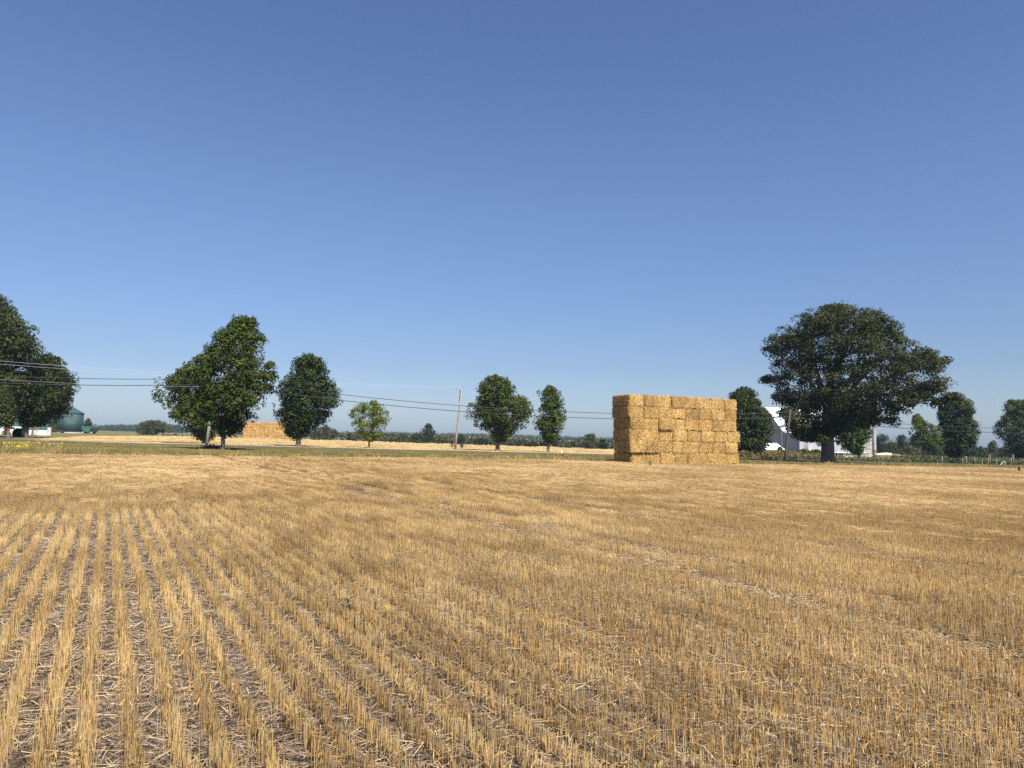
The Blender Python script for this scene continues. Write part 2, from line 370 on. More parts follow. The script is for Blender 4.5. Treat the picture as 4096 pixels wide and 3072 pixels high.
def grass_tile(seed, cols, n=160, h=.10, r0=.35, w=.006):
    r = np.random.default_rng(seed); a = r.uniform(0, 2 * math.pi, n); q = r0 * np.sqrt(r.random(n))
    p0 = np.stack([q * np.cos(a), q * np.sin(a), np.full(n, -.01)], 1); H = r.uniform(.5, 1.3, n) * h
    d = r.normal(0, .4, (n, 2)); p1 = p0 + np.stack([d[:, 0] * H, d[:, 1] * H, H], 1); mid = (p0 + p1) / 2 + np.array([0, 0, .15]) * H[:, None]
    b = r.uniform(0, math.pi, n); side = np.stack([np.cos(b), np.sin(b), np.zeros(n)], 1)
    v, f = ribbons(p0, p1, r.uniform(.6, 1.4, n) * w, side, mid)
    c = np.array(cols)[r.integers(0, len(cols), n)] * r.normal(1, .2, n).clip(.5, 1.5)[:, None]
    me = np_mesh('grass_tile', v, f, np.repeat(c, 6, 0)); me.materials.append(M['grass']); return me
DRY = [(.33, .255, .125), (.29, .225, .11), (.23, .19, .085), (.17, .155, .06)]
GRN = [(.10, .13, .035), (.13, .15, .045), (.20, .18, .07)]
gt = [grass_tile(1 + k, DRY) for k in range(4)] + [grass_tile(9 + k, GRN) for k in range(3)] + [grass_tile(20, [(.45, .33, .15), (.38, .27, .12)], n=26, h=.42, r0=.25, w=.007)]
n = 44000; gx = rng.uniform(-75, 125, n); ey, ry = edge_y(gx), road_y(gx); gy = ey - .2 + (ry - ey) * rng.random(n)
patch = np.sin(gx * .21 + gy * .13) * np.sin(gy * .37 - gx * .07) + .4 * np.sin(gx * .9) * np.sin(gy * .8)
gi = np.where(rng.random(n) < .08 + .4 * (patch > .35), rng.integers(4, 7, n), rng.integers(0, 4, n))
tall = (np.abs(gy - ey) < .5) & (rng.random(n) < .5); gi[tall] = 7
ss = rng.uniform(.7, 1.25, n)
tag(gn_scatter('verge_grass', np.stack([gx, gy, gz(gx) - .01], 1), rng.uniform(0, 6.28, n), np.stack([ss, ss, ss], 1), gi, gt), 'short olive and dry grass covering the verge beside the road', 'grass', kind='stuff')
# yellow wildflowers in drifts on the verge
fl = []
for cx, cy, sx, n in [(40, 1778, 55, 170), (120, 1777, 60, 90), (90, 1787, 70, 60), (240, 1783, 60, 40), (230, 1792, 60, 30), (1190, 1830, 40, 40), (2390, 1843, 14, 60), (2010, 1835, 60, 40), (1640, 1815, 30, 40), (60, 1797, 50, 60)]:
    for _ in range(n):
        p = gp(cx + random.gauss(0, sx * .55), cy + random.gauss(0, 2.2))
        if edge_y(p[0]) < p[1] < road_y(p[0]): fl.append((p[0], p[1], gz(p[0]) + random.uniform(.08, .22)))
fl = np.array(fl); m = len(fl); a = rng.uniform(0, 6.28, m); d1 = np.stack([np.cos(a), np.sin(a), rng.uniform(-.4, .4, m)], 1); d2 = unit(np.cross(d1, rng.normal(0, 1, (m, 3))))
rr = rng.uniform(.03, .065, m)[:, None]; v = np.stack([fl - d1 * rr, fl - d2 * rr, fl + d1 * rr, fl + d2 * rr], 1).reshape(-1, 3)
tag(link('wildflowers', np_mesh('wildflowers', v, np.arange(m * 4).reshape(m, 4), np.repeat(np.array([[.55, .43, .05]]) * rng.uniform(.7, 1.1, m)[:, None], 4, 0)), M['leaf']), 'small yellow wildflowers in drifts on the grass verge', 'flowers', kind='stuff')

# ------------------------------------------------------------------ trees
def leaf_quads(cen, rad, per, size, r, cols, flat=1.0, up=.35, clump_var=.22, sun_dummy=None):
    """cen (n,3) clump centres, rad (n,), per leaves each; small leaf faces spread through every clump"""
    n = len(cen); N = n * per
    d = unit(r.normal(0, 1, (N, 3))); q = r.random(N) ** .26
    C = np.repeat(cen, per, 0); RR = np.repeat(rad, per)[:, None]
    d[:, 2] += .25; d = unit(d); off = d * q[:, None] * RR; off[:, 2] *= flat; pos = C + off
    nrm = unit(d * 1.15 + np.array([0, 0, up * 1.3]) + r.normal(0, .42, (N, 3)))
    a = unit(np.cross(nrm, r.normal(0, 1, (N, 3)))); b = np.cross(nrm, a)
    sz = (size * r.uniform(.6, 1.35, N))[:, None]
    fold = nrm * sz * .25
    v = np.stack([pos - a * sz * .62, pos - b * sz * .40 - fold, pos + a * sz * .62, pos + b * sz * .40 - fold], 1).reshape(-1, 3)
    cols = np.array(cols); m = r.random(n)[:, None]; cc = cols[0] * (1 - m) + cols[1] * m
    cc = cc * r.normal(1, clump_var, (n, 1)).clip(.5, 1.6)
    c = np.repeat(cc, per, 0) * r.normal(1, .18, (N, 1)).clip(.5, 1.6)
    if len(cols) > 2:
        k = r.random(N) < .02; c[k] = cols[2]
    return v, np.arange(N * 4).reshape(N, 4), np.repeat(c, 4, 0)
MAPLE = [(.040, .058, .010), (.074, .092, .015)]
MAPLE_D = [(.026, .042, .010), (.050, .068, .015)]
MAPLE_B = [(.044, .070, .011), (.082, .108, .016)]
YELLOW = [(.095, .145, .016), (.175, .20, .024), (.30, .20, .04)]
OAK = [(.034, .043, .012), (.064, .073, .020)]
def vnoise(p, s, seed):
    q = p * s + seed; return (np.sin(q[:, 0] * 1.7 + 1.3 * np.sin(q[:, 1] * 1.1)) + np.sin(q[:, 1] * 1.9 + 1.2 * np.sin(q[:, 2] * 1.3)) + np.sin(q[:, 2] * 1.5 + 1.4 * np.sin(q[:, 0]))) / 3
DK = .88
def tree(name, label, bx, by, prof, trunk_r, seed, cols=MAPLE, clumps=260, per=42, crad=.85, size=.24, flat=.85, gap=-.55, depth=.88, fork=None, lean=0, bark='bark', limbs=9, group=None, cat='tree', spikes=10, Y=None, twig=46, lobes=(), rough=.34):
    r = np.random.default_rng(seed); cols = [tuple(q * DK for q in c) for c in cols]
    base = gp(bx, by) if Y is None else gv(bx, Y)
    Yd = base[1]; k = Yd / FPX; th = math.atan2(base[0], base[1]); kl = k * math.cos(th)
    pr = np.array(prof, float); zs = np.array([dp(bx, y, Yd)[2] - base[2] for y in pr[:, 0]])
    xl = (pr[:, 1] - bx) * kl; xr = (pr[:, 2] - bx) * kl
    o = np.argsort(zs); zs, xl, xr = zs[o], xl[o], xr[o]
    zlo, zhi = zs[0], zs[-1]; half = ((xr - xl) / 2).max()
    root = thing(name, label, cat, base, group, rz=-th)
    # clump centres inside the crown
    cen, rad = [], []
    tries = 0; done = 0
    wmax = half
    while done < clumps and tries < 60:
        tries += 1
        m = clumps * 3
        z = r.uniform(zlo, zhi, m); hw = np.interp(z, zs, (xr - xl) / 2); cx = np.interp(z, zs, (xr + xl) / 2)
        keep = r.random(m) < .22 + .78 * np.clip(hw / wmax, 0, 1)
        a = r.uniform(0, 2 * math.pi, m); bump = np.stack([np.cos(a) * 1.6, np.sin(a) * 1.6, (z - zlo) / half * 1.9], 1); hw = hw * (1.0 + rough * (vnoise(bump, 1.9, seed) - .08)); q = r.random(m) ** .36
        cr = crad * r.uniform(.6, 1.25, m)
        hx = np.maximum(hw - cr * .62, .04 * hw); hd = np.maximum(np.minimum(hw, half) * depth - cr * .62, .05)
        p = np.stack([cx + hx * q * np.cos(a), hd * q * np.sin(a), np.clip(z, zlo + cr * flat * .5, zhi - cr * flat * .98)], 1)
        keep &= vnoise(p, 1.15 / crad, seed) > gap
        keep &= cr < hw * 1.7 + .25
        cen.append(p[keep]); rad.append(cr[keep]); done += keep.sum()
    cen = np.concatenate(cen)[:clumps]; rad = np.concatenate(rad)[:clumps]
    for lx_, ly_, ld_, lr_, ln_ in lobes:
        e = r.normal(0, .5, (ln_, 3)) * lr_ * np.array([1, 1, .5]); cen = np.concatenate([cen, e + np.array([(lx_ - bx) * kl, ld_, (by - ly_) * k])]); rad = np.concatenate([rad, crad * r.uniform(.5, .9, ln_)])
    per = int(per * 1.5); size *= .82
    v, f, c = leaf_quads(cen, rad, per, size, r, cols, flat)
    parts = [(v, f, c)]
    # outer sprigs break up the outline
    if spikes:
        z = r.uniform(zlo + .15 * (zhi - zlo), zhi, spikes * 4); a = r.uniform(0, 2 * math.pi, spikes * 4)
        hw = np.interp(z, zs, (xr - xl) / 2); cx = np.interp(z, zs, (xr + xl) / 2)
        p = np.stack([cx + hw * .93 * np.cos(a), hw * depth * .93 * np.sin(a), z], 1)
        parts.append(leaf_quads(p, np.full(len(p), crad * .33), max(8, per // 4), size * .85, r, cols, 1.2))
        tops = cen[np.argsort(-cen[:, 2])[:max(6, clumps // 6)]]; p = tops[r.integers(0, len(tops), spikes)] + np.array([0, 0, 1]) * (crad * r.uniform(.6, 1.15, spikes))[:, None]
        p[:, 2] = np.minimum(p[:, 2], zhi - .02 * (zhi - zlo))
        parts.append(leaf_quads(p, np.full(spikes, crad * .28), max(10, per // 3), size * .8, r, cols, 2.0))
    v, f, c = stack_mesh(parts)
    # trunk and limbs
    H = zhi; fork = fork if fork is not None else zlo + .06 * (zhi - zlo)
    mb = MB(); lx = lean
    tx = lambda z: lx * z
    topz = zlo + .72 * (zhi - zlo); ccx = float(np.interp(topz, zs, (xr + xl) / 2)) * .6
    tp = [(0, 0, -.15), (tx(.15), 0, .12), (tx(.5), 0, .5), (tx(fork * .6), 0, fork * .6), (tx(fork), 0, fork), (tx(fork) * .5 + ccx * .4, 0, (fork + topz) / 2), (ccx, 0, topz)]
    tr = [trunk_r * 1.75, trunk_r * 1.45, trunk_r * 1.12, trunk_r, trunk_r * .92, trunk_r * .45, trunk_r * .12]
    mb.tube(tp, tr, 12)
    nodes = []
    far = np.argsort(-(np.abs(cen[:, 0]) + np.abs(cen[:, 1]) + .3 * np.abs(cen[:, 2] - zlo)))
    pick = [far[int(i)] for i in np.linspace(0, len(far) * .55, limbs)]
    for j, i in enumerate(pick):
        e = Vector(cen[i]); z0 = fork * r.uniform(.92, 1.02) if j < 5 else r.uniform(fork, fork + .45 * (topz - fork))
        s = Vector((tx(fork) if z0 <= fork else tx(fork) * .6 + ccx * .3 * (z0 - fork) / max(.1, topz - fork), 0, z0))
        m1 = s.lerp(e, .4) + Vector((r.normal(0, .12), r.normal(0, .12), .10 * (e - s).length)); m2 = s.lerp(e, .72) + Vector((r.normal(0, .2), r.normal(0, .2), .09 * (e - s).length))
        r0 = trunk_r * (.55 if j < 5 else .34)
        mb.tube([s, s.lerp(m1, .45) + Vector((0, 0, .02)), m1, m2, e], [r0, r0 * .85, r0 * .62, r0 * .36, .02], 7)
        nodes += [(m1, r0 * .5), (m2, r0 * .32), (m1.lerp(m2, .5), r0 * .4), (s.lerp(m1, .6), r0 * .6)]
    for i in r.permutation(len(cen))[:twig]:
        e = Vector(cen[i]); s, r0 = min(nodes, key=lambda q: (q[0] - e).length + max(0, q[0].z - e.z) * .8)
        r0 = min(r0, .05 + .02 * half * .2)
        m1 = s.lerp(e, .5) + Vector((r.normal(0, .1), r.normal(0, .1), .08 * (e - s).length))
        mb.tube([s, m1, e], [r0, r0 * .6, .012], 5)
    mb.build('trunk', M[bark], root, smooth=True)
    link('crown', np_mesh('crown', v, f, c), M['leaf'], root)
    return root
# main maple by the field edge
tree('maple_tree', 'tall full dark green maple on the near verge, tallest in the middle left', 890, 1803,
     [(1262, 930, 998), (1285, 893, 1001), (1312, 880, 1004), (1328, 852, 1038), (1365, 822, 1046), (1400, 812, 1047), (1435, 780, 1047), (1460, 765, 1047), (1500, 748, 1075), (1540, 742, 1090), (1590, 738, 1080), (1640, 760, 1040), (1680, 800, 1012), (1715, 855, 975), (1738, 870, 925)],
     .17, 11, MAPLE, clumps=430, per=44, crad=.72, size=.20, spikes=16, rough=.18, lobes=[(945, 1292, 0, .5, 8), (908, 1312, -.4, .5, 8), (980, 1285, 0, .5, 8), (872, 1352, -.4, .6, 8), (1022, 1345, 0, .5, 6), (838, 1398, 0, .6, 8), (800, 1440, -.3, .6, 8), (1074, 1545, 0, .5, 5), (1066, 1500, 0, .5, 6), (1072, 1455, 0, .4, 5), (762, 1500, 0, .6, 7)], bark='bark_light')
tree('maple_tree', 'spreading maple behind the leaning pole, low left branches over the road', 818, 1778.5,
     [(1455, 725, 740), (1490, 690, 800), (1530, 632, 850), (1570, 618, 870), (1610, 622, 880), (1650, 645, 880), (1690, 690, 875), (1725, 770, 880), (1756, 785, 850)],
     .26, 12, MAPLE, clumps=270, per=40, crad=.95, size=.27, gap=-.16, rough=.5)
tree('maple_tree', 'dark spiky-topped maple right of the distant bale stack', 1193, 1788.5,
     [(1418, 1205, 1235), (1450, 1150, 1290), (1500, 1140, 1325), (1540, 1095, 1340), (1580, 1090, 1345), (1625, 1078, 1350), (1660, 1085, 1325), (1700, 1115, 1270), (1735, 1140, 1240), (1752, 1170, 1222)],
     .30, 13, MAPLE_D, clumps=380, per=42, crad=.95, size=.27, spikes=20)
tree('young_maple_tree', 'small yellow-green young maple with thin crown between two dark maples', 1476, 1794,
     [(1602, 1480, 1500), (1625, 1415, 1530), (1650, 1396, 1556), (1672, 1395, 1568), (1700, 1400, 1550), (1725, 1415, 1535), (1745, 1450, 1530), (1764, 1465, 1490)],
     .13, 14, YELLOW, clumps=230, per=24, crad=.50, size=.19, gap=-.12, rough=.25, spikes=14, twig=70, bark='bark_light')
tree('maple_tree', 'broad round maple just right of the tall bare utility pole', 1990, 1806,
     [(1502, 1958, 1978), (1530, 1925, 2050), (1570, 1897, 2085), (1605, 1892, 2130), (1640, 1895, 2142), (1680, 1882, 2120), (1715, 1925, 2108), (1740, 1950, 2060), (1764, 1985, 2020)],
     .30, 15, MAPLE, clumps=360, per=40, crad=.95, size=.29, gap=-.35)
tree('maple_tree', 'slim upright maple standing left of the big straw stack', 2193, 1811,
     [(1546, 2180, 2215), (1570, 2145, 2240), (1600, 2155, 2256), (1640, 2150, 2265), (1680, 2132, 2262), (1710, 2130, 2255), (1735, 2152, 2245), (1758, 2168, 2235), (1772, 2185, 2205)],
     .22, 16, MAPLE_B, clumps=190, per=38, crad=.85, size=.28, gap=-.35)
tree('maple_tree', 'dark pointed maple half hidden behind the right end of the straw stack', 2968, 1832,
     [(1552, 2970, 2985), (1580, 2915, 3030), (1620, 2890, 3060), (1660, 2880, 3082), (1700, 2870, 3095), (1740, 2865, 3092), (1775, 2870, 3085), (1800, 2900, 3045), (1818, 2930, 3010)],
     .32, 17, MAPLE_D, clumps=400, per=40, crad=1.05, size=.33, spikes=22)
tree('oak_tree', 'huge spreading oak with thick bare trunk in front of the barn', 3312, 1852,
     [(1221, 3350, 3395), (1236, 3243, 3452), (1267, 3174, 3540), (1301, 3126, 3620), (1336, 3082, 3628), (1367, 3062, 3625), (1388, 3048, 3670), (1410, 3095, 3730), (1440, 3090, 3780), (1475, 3105, 3793), (1510, 3050, 3780), (1549, 3078, 3798), (1585, 3092, 3790), (1612, 3095, 3720), (1636, 3104, 3620), (1660, 3125, 3580), (1690, 3135, 3540), (1710, 3148, 3440), (1740, 3160, 3350), (1765, 3215, 3320)],
     .80, 18, OAK, clumps=1200, per=46, crad=1.2, size=.28, flat=.60, gap=-.24, rough=.14, lobes=[(3150, 1650, -4, 1.1, 10), (3180, 1675, -6, 1.2, 12), (3190, 1705, -5, 1.3, 12), (3215, 1735, -4, 1.1, 10), (3255, 1750, -3, 1.0, 8), (3290, 1762, -4, .9, 6), (3120, 1600, -3, 1.0, 8), (3070, 1520, -1, .7, 6), (3775, 1590, 0, 1.0, 10), (3745, 1612, 1, .9, 8), (3700, 1560, -2, 1.2, 10), (3545, 1685, -2, .9, 8), (3570, 1650, -3, 1.0, 8), (3440, 1655, -4, 1.2, 10)], depth=.85, fork=5.2, limbs=16, spikes=26, twig=220)
tree('maple_tree', 'bright green maple behind the oak, in front of the concrete silo', 3437, 1842,
     [(1640, 3380, 3470), (1680, 3350, 3500), (1720, 3340, 3500), (1750, 3340, 3488), (1775, 3345, 3475), (1795, 3370, 3465), (1812, 3420, 3455)],
     .30, 19, MAPLE_B, clumps=260, per=40, crad=1.0, size=.34)
tree('young_maple_tree', 'thin light green young tree with forked trunk, right of the oak', 3693, 1849,
     [(1658, 3662, 3680), (1690, 3655, 3705), (1712, 3640, 3770), (1735, 3632, 3775), (1760, 3650, 3780), (1785, 3660, 3770), (1800, 3690, 3755), (1812, 3700, 3725)],
     .17, 20, [(.056, .085, .013), (.115, .13, .02)], clumps=150, per=30, crad=.85, size=.33, gap=-.05, spikes=14)
tree('maple_tree', 'dense dark maple beside the wire fence, right of the forked young tree', 3818, 1853,
     [(1590, 3790, 3830), (1610, 3755, 3895), (1650, 3762, 3900), (1670, 3735, 3890), (1700, 3755, 3915), (1735, 3758, 3922), (1765, 3755, 3910), (1790, 3770, 3885), (1815, 3785, 3860), (1832, 3805, 3840)],
     .36, 21, MAPLE_D, clumps=360, per=40, crad=1.05, size=.35)
tree('maple_tree', 'large leafy maple cut off by the right edge of the view', 4105, 1858,
     [(1595, 4040, 4150), (1640, 4012, 4200), (1690, 3990, 4225), (1730, 3980, 4235), (1760, 4000, 4230), (1790, 4005, 4215), (1815, 4040, 4180), (1830, 4070, 4140)],
     .36, 22, MAPLE, clumps=400, per=40, crad=1.15, size=.35)
# the group at the left
tree('maple_tree', 'giant old maple cut off by the left edge of the view', -60, 1747,
     [(1170, -120, -60), (1205, -150, -15), (1235, -200, 22), (1258, -220, 62), (1290, -240, 118), (1350, -250, 154), (1372, -250, 150), (1400, -250, 118), (1450, -250, 130), (1520, -240, 120), (1600, -230, 100), (1660, -200, 70), (1700, -140, 30)],
     .65, 23, [(.034, .046, .011), (.064, .074, .017), (.14, .05, .025)], clumps=640, per=44, crad=1.3, size=.36, gap=-.4, limbs=14)
tree('maple_tree', 'wide dark rounded maple beside the green grain bin', 100, 1749,
     [(1412, 150, 190), (1440, 110, 240), (1480, 60, 272), (1520, 20, 290), (1570, 10, 298), (1610, 10, 290), (1640, 30, 272), (1662, 50, 246), (1680, 60, 205), (1700, 70, 165)],
     .42, 24, [(.024, .036, .010), (.050, .062, .014)], clumps=520, per=42, crad=1.15, size=.33)
tree('shade_tree', 'low leafy tree on a thin trunk at the far left roadside', 32, 1753,
     [(1560, -30, 35), (1600, -45, 50), (1640, -45, 60), (1670, -40, 62), (1700, 0, 50)], .16, 25, [(.036, .05, .012), (.066, .078, .018), (.15, .06, .03)], clumps=130, per=36, crad=.8, size=.28, bark='bark')
tree('shade_tree', 'small dark tree in front of the white foundation of the green shed', 127, 1740,
     [(1600, 80, 170), (1640, 70, 190), (1670, 80, 180), (1692, 100, 165), (1706, 115, 150)], .18, 26, [(.034, .05, .012), (.062, .078, .018)], clumps=110, per=36, crad=.8, size=.28, Y=136)

def shrub(name, label, bx, Y, x0, x1, top, seed, cols, cat='shrub', bot=None, size=None, clumps=60, per=40, group=None, gap=-.6, shape=None):
    by = dp(bx, 0, Y); base = gv(bx, Y)
    # picture row of the base
    z0 = base[2]; lo, hi = 1500, 2000
    for _ in range(40):
        mid = (lo + hi) / 2
        if dp(bx, mid, Y)[2] > z0: lo = mid
        else: hi = mid
    yb = lo; h = yb - top; mx = (x0 + x1) / 2; w = (x1 - x0) / 2
    pr = shape or [(top, mx - w * .25, mx + w * .25), (top + h * .15, mx - w * .65, mx + w * .6), (top + h * .4, mx - w * .92, mx + w * .95), (top + h * .7, mx - w, mx + w), (yb - h * .04, mx - w * .85, mx + w * .85)]
    hm = h * Y / FPX; crad = max(.35, hm * .17)
    return tree(name, label, bx, yb, pr, max(.05, hm * .02), seed, cols, clumps=clumps, per=per, crad=crad, size=size or max(.18, Y / FPX * 3.4), flat=.9, gap=gap, cat=cat, limbs=5, twig=10, spikes=8, group=group, Y=Y, fork=hm * .12)
MID = [(.042, .058, .021), (.068, .083, .031)]
OLV = [(.062, .073, .028), (.095, .10, .043)]
DKG = [(.020, .034, .013), (.036, .052, .019)]
shrub('bushy_tree', 'wide round grey-green bushy tree on the skyline beyond the far field', 612, 268, 528, 688, 1681, 31, OLV, 'tree', clumps=170)
shrub('bushy_tree', 'pale green spreading bushy tree right of the spiky maple', 1300, 262, 1225, 1362, 1708, 32, OLV, 'tree', clumps=110)
shrub('bushy_tree', 'higher round tree peeking above the bushy tree beside the spiky maple', 1305, 330, 1280, 1326, 1701, 33, MID, 'tree', clumps=50)
shrub('bushy_tree', 'dark narrow tree with pointed top on the far field edge', 1706, 260, 1680, 1742, 1696, 34, DKG, 'tree', clumps=70)
shrub('bushy_tree', 'round green bush left of the dark narrow pointed tree', 1668, 255, 1638, 1700, 1730, 35, MID, clumps=50)
shrub('evergreen_shrub', 'dark cedar shrub standing behind the tall bare utility pole', 1838, 258, 1815, 1860, 1734, 36, DKG, clumps=50)
shrub('bushy_tree', 'scruffy round tree near the left side of the big straw stack', 2358, 235, 2322, 2396, 1736, 37, OLV, 'tree', clumps=100, gap=-.3)
shrub('evergreen_shrub', 'small dark conifer tight against the left side of the straw stack', 2412, 232, 2390, 2432, 1757, 38, DKG, clumps=40)
hz = [(1890, 1755, 60, MID), (1930, 1753, 55, DKG), (1965, 1760, 50, MID), (2040, 1757, 60, OLV), (2085, 1762, 50, MID), (2120, 1766, 55, DKG), (1760, 1745, 45, OLV), (1560, 1735, 60, OLV), (1610, 1733, 50, OLV), (1430, 1738, 50, OLV), (2260, 1772, 60, OLV)]
HL = ['between the bare pole and round maple, lighter green', 'just left of the round maple trunk, dark', 'behind the round maple trunk', 'right of the round maple trunk, olive', 'midway between round and slim maples', 'left of the slim maple trunk, dark', 'just left of the tall bare pole', 'right of the young yellow-green maple', 'further right of the young yellow-green maple', 'left of the young yellow-green maple', 'right of the slim maple trunk']
for i, ((x, t, w, c), hl) in enumerate(zip(hz, HL)):
    shrub('hedge_bush', 'low hedge bush ' + hl, x, 262 - 10 * (x > 1700), x - w / 2 - 8, x + w / 2 + 8, t, 60 + i, c, clumps=34, group='bushes in the hedge beyond the far field')
# right-hand wood: trees one can tell apart
RT = [(3530, 250, 3478, 3582, 1738, DKG, 'dark round-topped tree just right of the silo pipe'), (3566, 235, 3530, 3612, 1772, MID, 'lower grey-green tree between two darker ones beside the silo'),
      (3615, 255, 3566, 3650, 1741, DKG, 'tall dark tree halfway between silo pipe and forked young tree'), (3652, 260, 3615, 3700, 1745, DKG, 'dark tree directly behind the forked young tree, left side'),
      (3630, 228, 3580, 3680, 1782, [(.10, .085, .04), (.13, .105, .05)], 'brownish bushy tree behind the rusty heap'), (3740, 265, 3690, 3790, 1770, MID, 'mid green tree between forked young tree and dense dark maple'),
      (3925, 262, 3880, 3965, 1787, MID, 'grey-green tree right of the dense dark maple'), (3975, 270, 3940, 4005, 1766, [(.06, .07, .035), (.085, .09, .045)], 'tall greyish tree in the gap before the right edge'),
      (4020, 255, 3985, 4070, 1785, MID, 'leafy tree under the right edge maple'), (4085, 258, 4050, 4140, 1800, DKG, 'dark tree behind the right edge maple'), (3880, 250, 3850, 3915, 1800, DKG, 'low dark tree behind the dense dark maple'),
      (3800, 258, 3770, 3850, 1795, MID, 'bushy tree behind the dense dark maple trunk')]
for i, (x, Y, a, b, t, c, l) in enumerate(RT):
    shrub('wood_tree', l, x, Y, a, b, t, 80 + i, c, 'tree', clumps=90, group='trees of the wood beyond the crop')
shrub('bushy_tree', 'dark tree behind the grain bin and the green wagon', 348, 300, 328, 364, 1675, 97, MID, 'tree', clumps=50)
shrub('bushy_tree', 'shadowy tree between the green shed and the grain bin', 212, 262, 196, 232, 1668, 98, OLV, 'tree', clumps=50)

def far_wood(name, label, spans, Y0, Y1, seed, cols, top, n, wide=(5, 10)):
    r = np.random.default_rng(seed); cen, rad = [], []
    for _ in range(n):
        px = r.uniform(*spans); Y = r.uniform(Y0, Y1); p = gv(px, Y)
        zt = dp(px, np.interp(px, *zip(*top)) + r.normal(1.5, 2.2), Y)[2] - p[2]
        zt = max(zt, 3.0); w = r.uniform(*wide) / 2; m = 12
        a = r.uniform(0, 6.28, m); q = np.sqrt(r.random(m)); z = r.uniform(.12, .9, m)
        cen.append(np.stack([p[0] + w * q * np.cos(a), p[1] + w * q * np.sin(a), p[2] + zt * z], 1)); rad.append(np.full(m, min(w, zt) * .36))
    cen = np.concatenate(cen); rad = np.concatenate(rad)
    v, f, c = leaf_quads(cen, rad, 16, .95, r, cols, .9, clump_var=.3)
    return tag(link(name, np_mesh(name, v, f, c), M['leaf']), label, 'woodland', kind='stuff')
TOPL = [(-900, 1690), (300, 1703), (376, 1703), (548, 1698), (690, 1699), (1000, 1716), (1357, 1729), (1520, 1727), (1750, 1735), (1900, 1735), (2060, 1740), (2240, 1746), (2350, 1750), (2440, 1751), (2900, 1768)]
far_wood('far_woodland', 'hazy blue-green belt of far woodland along the horizon', (-900, 2960), 860, 980, 41, [(.040, .060, .028), (.066, .082, .038)], TOPL, 1100, (12, 24))
far_wood('hedgerow', 'low grey-brown brushwood and scrub along the far field edge', (1380, 2460), 300, 330, 42, [(.12, .11, .075), (.075, .09, .04)], [(1380, 1738), (1800, 1750), (2100, 1768), (2460, 1783)], 260, (3, 6))
far_wood('right_woodland', 'dark green mass of woodland behind the crop at right', (2900, 4900), 285, 330, 43, [(.030, .050, .020), (.055, .075, .028)], [(2900, 1775), (3500, 1778), (3700, 1778), (3900, 1796), (4096, 1800), (4900, 1825)], 420, (6, 11))

